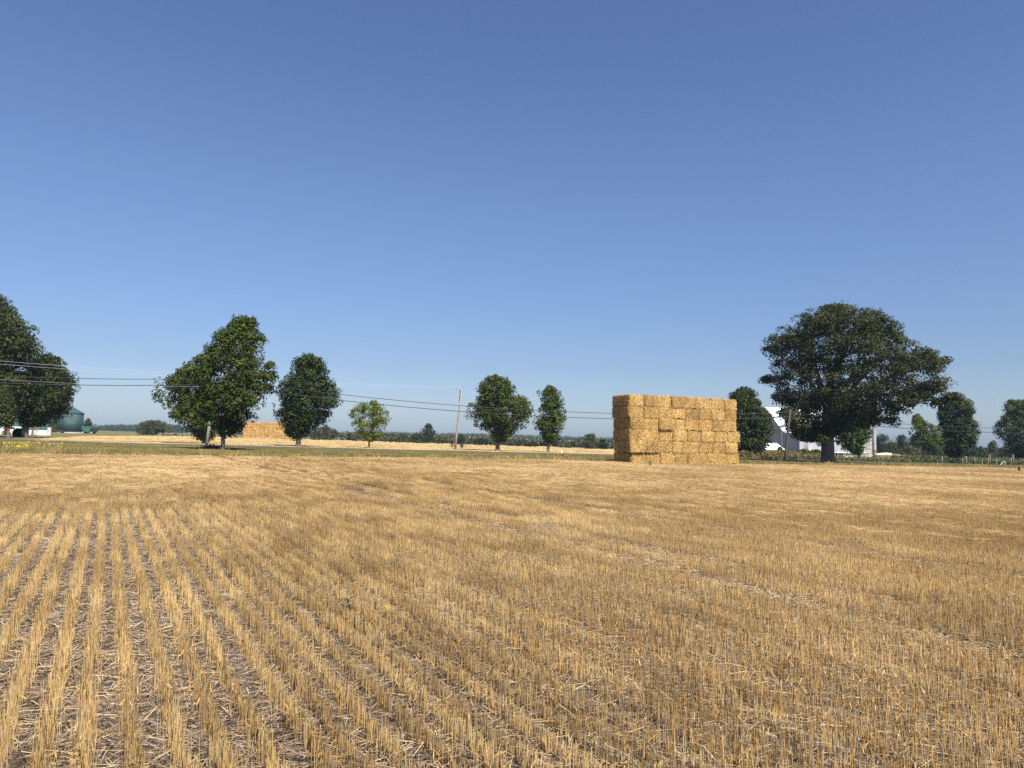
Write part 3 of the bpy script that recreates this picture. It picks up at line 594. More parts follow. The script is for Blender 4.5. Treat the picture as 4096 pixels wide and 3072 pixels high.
# ------------------------------------------------------------------ straw bales
BW, BH, BD = 1.455, .975, 2.7
def bale_mesh(seed, w, h, d, strands=950, cuts=9, tint=1.0, rr=.15):
    r = np.random.default_rng(seed)
    bm = bmesh.new(); bmesh.ops.create_cube(bm, size=1); bmesh.ops.subdivide_edges(bm, edges=bm.edges[:], cuts=cuts, use_grid_fill=True)
    co = np.array([v.co[:] for v in bm.verts]); half = np.array([w, d, h]) / 2
    p = co * 2 * half
    inner = np.clip(p, -(half - rr), half - rr); dv = p - inner; ln = np.linalg.norm(dv, axis=1, keepdims=True)
    p = inner + np.where(ln > 1e-6, dv / np.maximum(ln, 1e-6) * np.minimum(ln, rr), 0)
    nn = unit(np.sign(co) * (np.abs(co) > .499)); off = vnoise(p, 4.1, seed) * .022 + vnoise(p, 11, seed + 3) * .014 + r.normal(0, .006, len(p))
    p = p + nn * off[:, None]; p[:, 2] += h / 2
    for v, q in zip(bm.verts, p): v.co = q
    bmesh.ops.triangulate(bm, faces=bm.faces[:])
    me0 = bpy.data.meshes.new('t'); bm.to_mesh(me0); bm.free()
    bv = np.array([v.co[:] for v in me0.vertices]); bf = np.array([list(q.vertices) for q in me0.polygons]); bpy.data.meshes.remove(me0)
    bf = np.concatenate([bf, bf[:, 2:3]], 1)  # placeholder, rebuilt below
    parts_v, parts_f, parts_c = [bv], [], [straw_cols(len(bv), 1, r, GOLD * np.array([.66, .60, .47]), .25, .04)]
    quads = []; nv = len(bv)
    faces = [(np.array([0, -1, 0]), np.array([1, 0, 0]), np.array([0, 0, 1]), w, h, strands), (np.array([0, 1, 0]), np.array([1, 0, 0]), np.array([0, 0, 1]), w, h, strands // 6),
             (np.array([-1, 0, 0]), np.array([0, 1, 0]), np.array([0, 0, 1]), d, h, strands * 2 // 3), (np.array([1, 0, 0]), np.array([0, 1, 0]), np.array([0, 0, 1]), d, h, strands * 2 // 3),
             (np.array([0, 0, 1]), np.array([1, 0, 0]), np.array([0, 1, 0]), w, d, strands)]
    for nrm, a, b, la, lb, m in faces:
        sa = r.uniform(-la / 2, la / 2, m); sb = r.uniform(-lb / 2 * .94, lb / 2 * .95, m)
        if nrm[0]:                     # loose lines of straw along the ends
            k = r.random(m) < .22; sb[k] = r.choice([-lb * .02, lb * .46], k.sum()) + r.normal(0, .025, k.sum())
        dist = w / 2 if nrm[0] else d / 2 if nrm[1] else h / 2
        c = nrm * (dist + r.uniform(-.005, .022, m)[:, None] - ((.12 * np.clip(np.abs(sb) / (lb / 2) - .82, 0, 1) / .18 + .09 * np.clip(np.abs(sa) / (la / 2) - .86, 0, 1) / .14) * (0 if nrm[2] else 1))[:, None]) + a * sa[:, None] + b * sb[:, None]; c[:, 2] += h / 2
        if nrm[2]: ang = r.uniform(0, math.pi, m)
        else: ang = math.pi / 2 + r.normal(.25, .65, m)
        ln = r.uniform(.07, .28, m); dr = (a * np.cos(ang)[:, None] + b * np.sin(ang)[:, None] + nrm * r.normal(.05, .34, m)[:, None])
        dr = unit(dr) * ln[:, None] / 2
        side = unit(np.cross(dr, nrm)); wd = r.uniform(.006, .013, m)
        v, f = ribbons(c - dr, c + dr + nrm * .01, wd, side)
        parts_v.append(v); quads.append(f + nv); nv += len(v); parts_c.append(straw_cols(m, 4, r, GOLD * np.array([1.04, .97, .79]), .45, .14))
    v = np.concatenate(parts_v); c = np.concatenate(parts_c)
    me = bpy.data.meshes.new('straw_bale')
    me.from_pydata(v.tolist(), [], [list(t[:3]) for t in bf.tolist()] + np.concatenate(quads).tolist()); 
    at = me.attributes.new('col', 'FLOAT_COLOR', 'POINT'); cc = np.ones((len(v), 4), np.float32); cc[:, :3] = c * tint; at.data.foreach_set('color', cc.ravel())
    me.materials.append(M['straw']); me.update(); return me
variants = [bale_mesh(500 + k, BW * .985, BH * (.958 + .008 * (k % 3)), BD, tint=[1, .88, 1.06, .95, .84, 1.03, .92, 1.0][k]) for k in range(8)]
ORD = ['first', 'second', 'third', 'fourth', 'fifth', 'sixth', 'seventh', 'eighth', 'ninth', 'tenth', 'eleventh', 'twelfth']
LAY = ['bottom layer', 'second layer up', 'third layer up', 'fourth layer up', 'fifth layer up', 'top layer']
st0 = dp(2521, 1855, 62.0); st0[2] = gz(st0[0]); ang = math.atan2(U[1], U[0])
push = {(5, 3): .12, (4, 0): -.05, (3, 2): .15, (1, 0): .24, (1, 1): .18, (1, 3): .10, (5, 4): .06, (4, 6): .06, (2, 7): .05, (0, 4): .05, (3, 6): .05, (4, 2): .05, (2, 5): .05, (4, 5): .04, (3, 3): .04, (0, 2): .05, (2, 0): .03, (5, 2): -.03, (3, 4): .0, (5, 0): .02}
rowoff = [.10, -.10, -.05, .02, -.08, -.03]; rw = [1.0, 1.0, 1.02, .975, .985, .985]
for L_ in range(6):
    for c_ in range(8):
        u = (c_ + .5) * BW * rw[L_] + rowoff[L_] + random.gauss(0, .012); w = -BD / 2 + push.get((L_, c_), 0) + random.gauss(0, .025)
        p = st0 + U * u + V * w
        o = bpy.data.objects.new('straw_bale', variants[(L_ * 5 + c_ * 3 + random.randint(0, 2)) % 8]); COL.objects.link(o)
        o.location = (p[0], p[1], p[2] - KX * 0 + L_ * BH * .995 - .03); o.rotation_euler = (random.gauss(0, .008), random.gauss(.008, .008), ang + random.gauss(0, .012))
        o.scale = (1.0, 1.0, 1.015 + random.uniform(-.012, .02))
        tag(o, 'straw bale of the big near stack, %s, %s from the left end' % (LAY[L_], ORD[c_]), 'straw bale', 'bales of the big near stack')
fv = [bale_mesh(600 + k, 1.40, .93, 2.6, strands=160, cuts=4, rr=.05) for k in range(4)]
s2 = dp(971, 1753, 250.0); s2[2] = gz(s2[0])
for L_ in range(6):
    for c_ in range(12):
        if L_ == 5 and c_ == 11: continue
        p = s2 + U * ((c_ + .5) * 1.4 + random.gauss(0, .03)) + V * (-1.3 + random.gauss(0, .07))
        o = bpy.data.objects.new('straw_bale', fv[random.randint(0, 3)]); COL.objects.link(o)
        o.location = (p[0], p[1], p[2] + L_ * .925); o.rotation_euler = (0, 0, ang + random.gauss(0, .015))
        tag(o, 'straw bale of the small distant stack, %s, %s from the left' % (LAY[L_], ORD[c_]), 'straw bale', 'bales of the distant stack')

# ------------------------------------------------------------------ poles and cables
def pole(name, label, b, t, r0, r1, mat='pole_wood'):
    root = thing(name, label, 'utility pole', b); d = Vector(t) - Vector(b)
    MB().tube([(0, 0, -.4), d * .25, d * .6, d], [r0 * 1.03, r0, (r0 + r1) / 2, r1], 12).build('pole', M[mat], root, smooth=True)
    return root, d
A0 = gp(824, 1784); At = dp(872, 1500, A0[1])
pa, d = pole('utility_pole', 'pale leaning utility pole with its top inside the maples at left', A0, At, .17, .11)
MB().box(d * .97, (1.2, .1, .12), rz=ang + math.pi / 2).build('crossarm', M['wood_grey'], pa)
B0 = gp(1820, 1797); Bt = dp(1846, 1553, B0[1])
pb, d = pole('utility_pole', 'tall leaning bare utility pole with small crossarm across the road', B0, Bt, .19, .11)
MB().box(d + Vector((-.28, 0, -.35)), (1.25, .12, .16), rz=.0).build('crossarm', M['wood_grey'], pb)
for dx in (-.75, .12): MB().lathe([(.03, 0), (.05, .05), (.06, .16), (.03, .22)], 8, d + Vector((dx, 0, -.26 if dx < 0 else .0))).build('insulator', M['dark'], pb)
MB().tube([d * .985 + Vector((-.18, -.1, -.1)), d * .9 + Vector((-.14, -.12, 0)), d * .78 + Vector((-.14, -.12, 0))], .06, 6).build('conduit', M['dark'], pb)
C0 = gp(3138, 1850); Ct = dp(3162, 1638, C0[1])
pc, d = pole('utility_pole', 'dark leaning utility pole between the straw stack and oak trunk', C0, Ct, .16, .11, 'shaded_pole')
D0 = gp(3240, 1825)
pd, d = pole('utility_pole', 'short grey post rising in front of the grey lean-to wall', gv(3228, 150), gv(3228, 150) + np.array([0, 0, 4.4]), .13, .11)
def cable(name, label, spans, r, mat):
    mb = MB()
    for a, b, sag in spans:
        a = Vector(a); b = Vector(b); mb.tube([a.lerp(b, t) - Vector((0, 0, 4 * sag * t * (1 - t))) for t in np.linspace(0, 1, 40)], r, 5)
    tag(mb.build(name, M[mat]), label, 'cable')
Lo = (-100, 58)
def at(px, py, Y): return dp(px, py, Y)
LX = np.array([-104.0, 58.0, 0]); RX = np.array([98.0, 121.0, 0])
YA, YC = A0[1], C0[1]
def lp(p, z): return (p[0], p[1], z)
za = at(869, 1514, YA); zb = at(867, 1537, YA)
ca = at(3160, 1650, YC); cb = at(3152, 1668, YC)
pl = at(0, 1504, 75); pl2 = at(0, 1532, 75)
def through(a, p, Y, sag):       # continue a span beyond the frame so that it passes p
    a = np.array(a); p = np.array(p); t = .45; b = a + (p - a) / t; b[2] = (p[2] + 4 * sag * t * (1 - t) - a[2] * (1 - t)) / t; return b
cable('utility_cable', 'upper of the two thick black cables strung along the road', [(through(za, pl, 75, .9), za, .9), (za, ca, 1.55), (ca, at(4464, 1698, 122), 1.2)], .032, 'cable')
cable('utility_cable', 'lower of the two thick black cables strung along the road', [(through(zb, pl2, 75, .9), zb, .9), (zb, cb, 1.6), (cb, at(4464, 1714, 122), 1.2)], .037, 'cable')
YB = B0[1]
cable('power_line', 'upper thin pale wire running left from the tall bare pole top', [(at(-242, 1424, 93), at(1848, 1551, YB), .5)], .012, 'wire')
cable('power_line', 'lower thin pale wire running left from the tall bare pole crossarm', [(at(-242, 1437, 92), at(1836, 1556, YB), .55)], .012, 'wire')
cable('service_wire', 'thin pale wire dipping just below the black cables at far left', [(at(-242, 1500, 92), at(872, 1548, YA), .3)], .012, 'wire')
mk = gp(2247, 1812)
tag(MB().tube([(0, 0, 0), (.02, 0, .35), (.03, 0, .55)], [.11, .10, .08], 10).build('marker_stub', M['white']), 'short pale marker stub beyond the road right of the slim maple', 'marker').location = gv(2247, mk[1])

# ------------------------------------------------------------------ barn, shed, silo
def metal_wall(name, c, ribs=.25, stain=.3, rot=ang):
    m, N, L, B = nt(name)
    tc = N.new('ShaderNodeTexCoord')
    n = N.new('ShaderNodeTexNoise'); n.inputs['Scale'].default_value = .5; n.inputs['Detail'].default_value = 6
    mp = N.new('ShaderNodeMapping'); mp.inputs['Scale'].default_value = (1, 1, .25); L.new(tc.outputs['Object'], mp.inputs[0]); L.new(mp.outputs[0], n.inputs['Vector'])
    r = ramp(N, [(.3, tuple(x * (1 - stain) for x in c)), (.7, c)]); L.new(n.outputs['Fac'], r.inputs[0])
    w = N.new('ShaderNodeTexWave'); w.wave_type = 'BANDS'; w.bands_direction = 'X'; w.inputs['Scale'].default_value = 1 / ribs / 2 / 3.14 * 6.28
    w2 = N.new('ShaderNodeTexWave'); w2.wave_type = 'BANDS'; w2.bands_direction = 'Y'; w2.inputs['Scale'].default_value = 1 / ribs / 2 / 3.14 * 6.28
    L.new(tc.outputs['Object'], w.inputs['Vector']); L.new(tc.outputs['Object'], w2.inputs['Vector'])
    ad = N.new('ShaderNodeMath'); ad.operation = 'ADD'; L.new(w.outputs['Fac'], ad.inputs[0]); L.new(w2.outputs['Fac'], ad.inputs[1])
    b = N.new('ShaderNodeBump'); b.inputs['Strength'].default_value = .4; b.inputs['Distance'].default_value = .03; L.new(ad.outputs[0], b.inputs['Height']); L.new(b.outputs[0], B.inputs['Normal'])
    L.new(r.outputs[0], B.inputs['Base Color']); B.inputs['Roughness'].default_value = .5
    return m
M['barn_side'] = metal_wall('barn_side', (.33, .36, .39))
M['barn_front'] = metal_wall('barn_front', (.42, .45, .48), stain=.35)
M['barn_roof'] = metal_wall('barn_roof', (.80, .81, .82), .4, .08)
bo = dp(3199, 1832, 156.0); bo[2] = gz(bo[0])
barn = thing('barn', 'large grey metal barn with steep white roof behind the oak', 'barn', bo, rz=ang)
# local frame: x along the ridge, y away from the viewer
LT, GW, LEN = 4.9, 9.4, 21.0
xs = -.0
def wallbox(mb, x0, x1, y0, y1, z0, z1): mb.box(((x0 + x1) / 2, (y0 + y1) / 2, (z0 + z1) / 2), (x1 - x0, y1 - y0, z1 - z0))
mb = MB(); g = [(0, LT, .9), (0, LT + GW, .9), (0, LT + GW, 6.0), (0, LT + GW / 2, 10.9), (0, LT, 6.0)]
mb.prism([(p[0] + .25, p[1], p[2]) for p in g], (LEN - .5, 0, 0)); mb.build('gable_wall', M['barn_side'], barn)
mb = MB(); g = [(.02, .12, 1.25), (.02, LT - .02, 1.05), (.02, LT - .02, 5.75), (.02, .12, 4.0)]
mb.prism(g, (.15, 0, 0)); mb.build('end_wall', M['barn_side'], barn)
mb = MB(); wallbox(mb, .0, LEN - 1.2, 0, .1, 1.2, 3.95); mb.build('front_wall', M['barn_front'], barn)
mb = MB(); mb.prism([(.06, .3, -.2), (.3, .3, -.2), (.3, LT - .6, -.2), (1.0, LT - .6, -.2), (1.0, LT - .3, -.2), (.06, LT - .3, -.2)], (0, 0, 1.2)); mb.build('stone_foundation', M['concrete'], barn)
mb = MB(); wallbox(mb, 13.6, 16.5, .5, .9, -.2, 1.34); mb.build('stone_pier', M['concrete'], barn)
mb = MB(); wallbox(mb, .35, LEN - 1, LT - .28, LT - .2, -.2, 1.3); wallbox(mb, .4, LEN - 1.3, .2, LT - .3, 1.35, 1.4); mb.build('undercroft', M['dark'], barn)
for x in (.15, 2.9, 7.3, 10.5, 13.4, 17.2, 19.6): MB().box((x, .2, .5), (.16, .16, 1.5)).build('post', M['wood_grey'], barn)
th = .12
def roof_slab(mb, y0, z0, y1, z1, x0, x1):
    n = Vector((0, -(z1 - z0), y1 - y0)).normalized() * th
    mb.prism([(x0, y0, z0), (x1, y0, z0), (x1, y1, z1), (x0, y1, z1)], n if n.z > 0 else -n)
mb = MB(); roof_slab(mb, LT - .35, 5.66, LT + GW / 2, 10.93, -.2, LEN + .2); mb.build('roof', M['barn_roof'], barn)
mb = MB(); roof_slab(mb, LT + GW + .35, 5.66, LT + GW / 2 + .02, 10.93, -.2, LEN + .2); mb.build('roof', M['barn_roof'], barn)
mb = MB(); roof_slab(mb, -.35, 3.86, LT - .0, 5.62, -.15, LEN - 1); mb.build('lean_to_roof', M['barn_front'], barn)
MB().box((.12, LT - .02, 3.4), (.3, .22, 5.2)).build('corner_trim', M['white'], barn)
MB().box((LEN / 2 - .6, -.04, 1.24), (LEN - 1.2, .09, .12)).build('sill_trim', M['white'], barn)
# faded crest-shaped board on the front wall
sg = [(1.35, 3.05), (2.65, 3.05), (2.68, 2.75), (2.5, 2.35), (2.2, 2.05), (1.95, 1.98), (1.65, 2.12), (1.42, 2.45), (1.34, 2.8)]
brd = MB().prism([(x, -.02, z) for x, z in sg], (0, -.05, 0)).build('crest_board', simple('crest_board', (.30, .26, .22), .8, .3, 6), barn)
MB().box((2.0, -.085, 2.98), (1.15, .02, .10)).build('band', M['white'], brd)
MB().tube([(1.65, -.085, 2.6), (1.85, -.085, 2.75), (2.05, -.085, 2.55), (2.25, -.085, 2.7), (2.4, -.085, 2.5)], .05, 5).build('motif', M['white'], brd)
# small shed
s0_ = dp(3066, 1826, 149); s0_[2] = gz(s0_[0])
shed = thing('small_shed', 'little grey shed with bright white roof and two windows by the barn', 'shed', s0_ + U * .0, rz=ang)
SW, SDp = 4.6, 4.2
mb = MB(); mb.prism([(.0, 0, -.2), (0, SDp, -.2), (0, SDp, 1.55), (0, SDp / 2, 2.75), (0, 0, 1.55)], (SW, 0, 0)); mb.build('wall', M['barn_side'], shed)
mb = MB(); wallbox(mb, .03, SW - .03, -.06, -.003, .0, 1.5); mb.build('front_cladding', M['white'], shed)
th = .09
mb = MB(); roof_slab(mb, -.35, 1.42, SDp / 2, 2.80, -.25, SW + .2); mb.build('roof', M['barn_roof'], shed)
mb = MB(); roof_slab(mb, SDp + .35, 1.42, SDp / 2 + .02, 2.80, -.25, SW + .2); mb.build('roof', M['barn_roof'], shed)
for x in (1.75, 3.75):
    f = MB().box((x, -.075, .85), (.75, .05, .85)).build('window', M['white'], shed)
    MB().box((x, -.105, 1.04), (.56, .02, .30)).build('pane', M['glass'], f); MB().box((x, -.105, .66), (.56, .02, .30)).build('pane', M['glass'], f)
MB().box((2.75, -.35, 1.05), (.6, .04, .75), rx=.5).build('shutter', M['white'], shed)
for y in (1.0, 2.9):
    f = MB().box((-.03, y, .95), (.05, .7, .7)).build('window', M['white'], shed); MB().box((-.062, y, .95), (.02, .52, .52)).build('pane', M['glass'], f)
# silo and filler pipe
sp = gv(3452, 172)
def silo_mat():
    m, N, L, B = nt('silo_staves'); tc = N.new('ShaderNodeTexCoord'); sx = N.new('ShaderNodeSeparateXYZ'); L.new(tc.outputs['Object'], sx.inputs[0])
    n = N.new('ShaderNodeTexNoise'); n.inputs['Scale'].default_value = .9; n.inputs['Detail'].default_value = 6; L.new(tc.outputs['Object'], n.inputs['Vector'])
    r = ramp(N, [(.3, (.28, .27, .23)), (.7, (.42, .40, .35))]); L.new(n.outputs['Fac'], r.inputs[0]); L.new(r.outputs[0], B.inputs['Base Color']); B.inputs['Roughness'].default_value = .9
    return m
silo = thing('concrete_silo', 'round pale concrete stave silo with steel hoops behind the bright maple', 'silo', sp)
MB().lathe([(2.1, -.2), (2.1, 11.5)], 40).build('wall', silo_mat(), silo, smooth=False)
MB().lathe([(2.15, 11.5), (1.8, 12.2), (1.0, 12.9), (.2, 13.2)], 40).build('roof', M['steel'], silo, smooth=True)
mb = MB()
for k in range(11):
    z = .5 + k * .95; mb.tube([(2.12 * math.cos(a), 2.12 * math.sin(a), z) for a in np.linspace(0, 6.2832, 41)], .035, 4, caps=False)
hp = mb.build('hoop', M['rust'], silo); 
pp = gv(3497, 166)
pipe = thing('filler_pipe', 'tall rusty corrugated steel pipe standing beside the concrete silo', 'pipe', pp)
def pipe_mat():
    m, N, L, B = nt('pipe_metal'); tc = N.new('ShaderNodeTexCoord'); n = N.new('ShaderNodeTexNoise'); n.inputs['Scale'].default_value = .35; n.inputs['Detail'].default_value = 5
    mp = N.new('ShaderNodeMapping'); mp.inputs['Scale'].default_value = (.4, .4, 2.2); L.new(tc.outputs['Object'], mp.inputs[0]); L.new(mp.outputs[0], n.inputs['Vector'])
    r = ramp(N, [(.38, (.20, .12, .09)), (.5, (.36, .35, .36)), (.7, (.45, .47, .50))]); L.new(n.outputs['Fac'], r.inputs[0]); L.new(r.outputs[0], B.inputs['Base Color']); B.inputs['Roughness'].default_value = .55; B.inputs['Metallic'].default_value = .2; return m
MB().lathe([(.42, 1.25)] + [(.42 + .018 * (k % 2), 1.3 + k * .16) for k in range(46)] + [(.42, 8.7)], 20).build('pipe', pipe_mat(), pipe)
MB().lathe([(.06, 8.7), (.44, 8.72), (.30, 9.0), (.05, 9.15)], 20).build('cap', M['steel'], pipe)
MB().lathe([(.20, -.1), (.24, .5), (.40, .95), (.46, 1.25)], 16).build('hopper', M['dark'], pipe)
MB().tube([(-.5, -.2, .1), (-.6, -.2, .8), (-.25, -.1, 1.15)], .16, 8).build('blower', M['rust'], pipe)
# farmyard rails in front of the barn
def fence_rail(name, label, a, b, n, h):
    root = thing(name, label, 'fence', a); d = Vector(b) - Vector(a); mb = MB()
    for z in (.45, .85, h): mb.tube([Vector((0, 0, z)), d + Vector((0, 0, z))], .035, 6)
    mb.build('rail', M['steel'], root)
    for k in range(n + 1): MB().box(d * (k / n) + Vector((0, 0, h / 2)), (.12, .12, h + .1)).build('post', M['wood_grey'], root)
fence_rail('yard_fence', 'metal rail fence of the farmyard under the bright maple', gv(3350, 150), gv(3470, 152), 5, 1.25)
# heap of rusty frames, straw and wrapped bales
hpz = gv(3560, 158)
for i, (px, w, lab) in enumerate([(3526, 2.4, 'rusty feeder frame at the left end of the wrapped straw heap'), (3562, 2.6, 'rusty feeder frame in the middle below the straw heap'), (3596, 2.4, 'rusty feeder frame at the right end of the straw heap')]):
    root = thing('feeder_frame', lab, 'feeder', gv(px, 156), 'rusty feeders by the silo'); mb = MB()
    for z in (.15, .6, 1.0):
        mb.box((0, 0, z), (w, .08, .10)); mb.box((0, 1.2, z), (w, .08, .10))
    mb.build('rail', M['rust'], root)
    mb = MB()
    for x in np.linspace(-w / 2, w / 2, 7): mb.box((x, -.07, .55), (.07, .06, 1.05)); mb.box((x, 1.13, .55), (.07, .06, 1.05))
    mb.build('slat_panel', M['rust'], root)
def lumpy(name, label, loc, r3, mat, seed, cat):
    bm = bmesh.new(); bmesh.ops.create_icosphere(bm, subdivisions=4, radius=1)
    co = np.array([v.co[:] for v in bm.verts]); s = 1 + .16 * vnoise(co, 2.6, seed) + .06 * vnoise(co, 7, seed)
    co = co * s[:, None]; co[:, 2] = np.sign(co[:, 2]) * np.abs(co[:, 2]) ** .75
    co = co * np.array(r3); co[:, 2] = np.maximum(co[:, 2], -r3[2] * .5) + r3[2] * .5
    for v, q in zip(bm.verts, co): v.co = q
    me = bpy.data.meshes.new(name); bm.to_mesh(me); bm.free()
    for p in me.polygons: p.use_smooth = True
    o = link(name, me, mat); o.location = tuple(loc); return tag(o, label, cat)
M['wrap'] = simple('white_wrap', (.78, .76, .70), .45, .1, 2, bump=.3, bscale=6)
M['old_straw'] = simple('old_straw', (.27, .20, .12), .95, .35, 6, bump=1, bscale=14)
lumpy('hay_heap', 'weathered brown straw heap behind the rusty feeder frames', gv(3565, 159), (3.3, 1.2, .95), M['old_straw'], 3, 'heap')
lumpy('wrapped_bale', 'long white wrapped bale on the left of the straw heap', gv(3540, 159.5) + np.array([0, 0, 1.0]), (2.0, .7, .42), M['wrap'], 5, 'wrapped bale')
lumpy('wrapped_bale', 'white wrapped bale lying at the right end of the heap', gv(3619, 157) + np.array([0, 0, .45]), (1.5, .6, .45), M['wrap'], 8, 'wrapped bale')
MB_ = MB(); MB_.box((0, 0, .3), (6.2, .8, .16)); MB_.box((-2.4, 0, .1), (.2, .7, .3)); MB_.box((2.4, 0, .1), (.2, .7, .3))
o = MB_.build('timber_rack', M['wood_grey']); o.location = tuple(gv(3600, 154)); tag(o, 'low grey timber rack in front of the rusty frames', 'rack')
# little white cart
cp = gv(3676, 150); cart = thing('white_trailer', 'small white low trailer with upright mast beside the forked young tree', 'trailer', cp)
MB().box((0, 0, .28), (1.9, .9, .22), bev=.05).build('deck', M['white'], cart); MB().box((-.1, 0, .62), (.5, .5, .45), bev=.12).build('engine_cover', M['white'], cart)
MB().tube([(-.45, 0, .35), (-.5, 0, 1.2), (-.52, 0, 2.1)], [.06, .05, .04], 8).build('mast', M['wood_grey'], cart)
for x in (-.6, .6): MB().tube([(x, -.55, .2), (x, -.40, .2)], .2, 14).build('wheel', M['rubber'], cart)
# roadside fence posts at right
FP = [(3768, 146, 1.2, 'wood_grey', 'leaning grey fence post just left of the dense dark maple'), (3848, 147, 1.0, 'wood_grey', 'thin grey fence post just right of the dense dark maple'), (3864, 147, 1.45, 'wood_grey', 'thick pale fence post right of the dense dark maple'),
      (3897, 148, 1.3, 'pole_wood', 'yellowish white thin fence post in the gap'), (3926, 148, 1.0, 'wood_grey', 'weathered fence post in the gap beside the crop'), (3951, 148, 1.25, 'pole_wood', 'white marker post against a dark gatepost'),
      (3955, 149, 1.9, 'bark', 'dark stout gatepost at the roadside beside the crop'), (3985, 149, 1.1, 'wood_grey', 'slanted grey fence post before the right edge'), (4044, 150, 1.4, 'wood_grey', 'pale post beside the dark stump near the right edge'), (4050, 151, 2.0, 'bark', 'dark upright stump under the right edge maple')]
for px, Y, h, mt, lab in FP:
    Yr = road_y(gv(px, Y)[0]) + 12; p = gv(px, Yr); ln = random.uniform(-.06, .06)
    o = MB().tube([(0, 0, -.2), (ln * h * .5, 0, h * .5), (ln * h, 0, h)], [.07, .065, .06] if mt != 'bark' else [.24, .2, .17], 8).build('fence_post', M[mt], smooth=True); o.location = tuple(p)
    tag(o, lab, 'post', 'fence posts along the road at right')
p = gv(4008, road_y(gv(4008, 148)[0]) + 12); o = MB().tube([(-.45, 0, 0), (.1, 0, .55), (.45, 0, .75), (.5, 0, .05)], .045, 6).build('bent_pipe', M['white']); o.location = tuple(p); tag(o, 'bent white pipe by the roadside near the right edge', 'pipe')

# crop and weeds beyond the road
def cover(name, label, cat, pts, hts, cols, seed, per, size, rad):
    r = np.random.default_rng(seed); pts = np.array(pts); hts = np.array(hts)
    cen = pts + np.array([0, 0, 1]) * (hts * r.uniform(.25, .8, len(pts)))[:, None]
    v, f, c = leaf_quads(cen, np.full(len(pts), rad) * r.uniform(.6, 1.3, len(pts)), per, size, r, cols, 1.1, up=.6, clump_var=.28)
    return tag(link(name, np_mesh(name, v, f, c), M['leaf']), label, cat, kind='stuff')
pts, ht = [], []
for row in range(34):
    for px in np.arange(3570, 4700, 4.5):
        Y0 = road_y(gv(px, 150)[0]) + 15; Y = Y0 + row * 2.6; p = gv(px + random.uniform(-3, 3), Y); pts.append(p); ht.append(random.uniform(.7, 1.15))
cover('crop', 'low green leafy crop growing in the field behind the roadside fence', 'crop', pts, ht, [(.06, .08, .022), (.10, .112, .038)], 71, 12, .26, .55)
pts, ht = [], []
for _ in range(1100):
    px = random.choice([random.uniform(2950, 3200), random.uniform(2965, 3330)]); Y = road_y(gv(px, 115)[0]) + random.uniform(11, 22); pts.append(gv(px, Y)); ht.append(random.uniform(.5, 1.5))
cover('weeds', 'tall yellow-brown weeds growing beyond the road before the barn', 'weeds', pts, ht, [(.115, .105, .04), (.19, .155, .07)], 72, 12, .20, .5)
pts, ht = [], []
for _ in range(900):
    px = random.uniform(3320, 3640); Y = road_y(gv(px, 115)[0]) + random.uniform(10.5, 15); pts.append(gv(px, Y)); ht.append(random.uniform(.3, .7))
cover('roadside_weeds', 'low green weeds along the far road edge right of the oak', 'weeds', pts, ht, [(.08, .10, .03), (.15, .145, .055)], 73, 10, .20, .4)
for i, (px, w, top, l) in enumerate([(3215, 60, 1797, 'leafy green roadside bush left of the centre before the lean-to'), (3262, 60, 1800, 'leafy green roadside bush nearest the oak trunk'), (3122, 22, 1788, 'green climbing bush beside the leaning pole and shed')]):
    shrub('roadside_bush', l, px, 134 if i < 2 else 146, px - w / 2 - 6, px + w / 2 + 6, top, 120 + i, MAPLE_B, clumps=60, size=.24, group='bushes in front of the barn')
# scrub at pole foot and between the trunk and the pole
shrub('dry_shrub', 'low dry brown bush between the tall maple trunk and leaning pole', 855, 68.5, 806, 892, 1783, 130, [(.15, .11, .07), (.10, .085, .05)], clumps=70, per=34, size=.11)
shrub('dark_shrub', 'black-green undergrowth around the trunks at the left roadside', 75, 112, 45, 100, 1715, 133, DKG, clumps=60, per=36, size=.22)
shrub('red_shrub', 'small reddish shrub beside the green wall at far left', 20, 135, 12, 29, 1710, 134, [(.16, .05, .03), (.10, .06, .03)], clumps=24, per=26, size=.2)
# weeds in the stubble
def weed(name, label, px, py, h, n, cols, seed, wid, ln):
    r = np.random.default_rng(seed); b = gp(px, py); mb_v, mb_f, mb_c = [], [], []
    t = r.uniform(.2, 1, n); az = r.uniform(0, 6.28, n); p0 = np.stack([r.normal(0, .008, n), r.normal(0, .008, n), t * h], 1)
    dr = np.stack([np.cos(az), np.sin(az), r.uniform(.2, 1.0, n)], 1); mid = p0 + dr * ln * .5; p1 = mid + dr * np.array([1, 1, -.2]) * ln * .5
    side = unit(np.cross(dr, [0, 0, 1.0])); v, f = ribbons(p0, p1, np.full(n, wid) * r.uniform(.6, 1.2, n), side, mid)
    c = np.repeat(np.array(cols)[r.integers(0, len(cols), n)], 6, 0)
    st = np.array([[-.003, 0, 0], [.003, 0, 0], [.003, 0, h], [-.003, 0, h], [-.003, 0, h], [-.003, 0, h]])
    o = link(name, np_mesh(name, v, f, c), M['leaf']); o.location = (b[0], b[1], gz(b[0])); tag(o, label, 'weed'); return o
weed('green_weed', 'single small green weed standing in the stubble rows', 1393, 2475, .16, 16, [(.04, .075, .03), (.06, .09, .035)], 5, .008, .07)
weed('dry_weed', 'dry grey weed tuft in front of the straw stack', 2600, 1868, .45, 60, [(.22, .16, .10), (.16, .12, .08)], 6, .012, .3)
weed('green_weed', 'dark green weed tuft in the stubble at the right edge', 4078, 1888, .5, 50, [(.06, .08, .03), (.09, .10, .04)], 8, .03, .35)
weed('weed_clump', 'grey-green weed clump at the foot of the tall bare pole', 1808, 1799, 1.5, 130, [(.16, .17, .09), (.20, .19, .11), (.12, .13, .06)], 131, .03, .9)
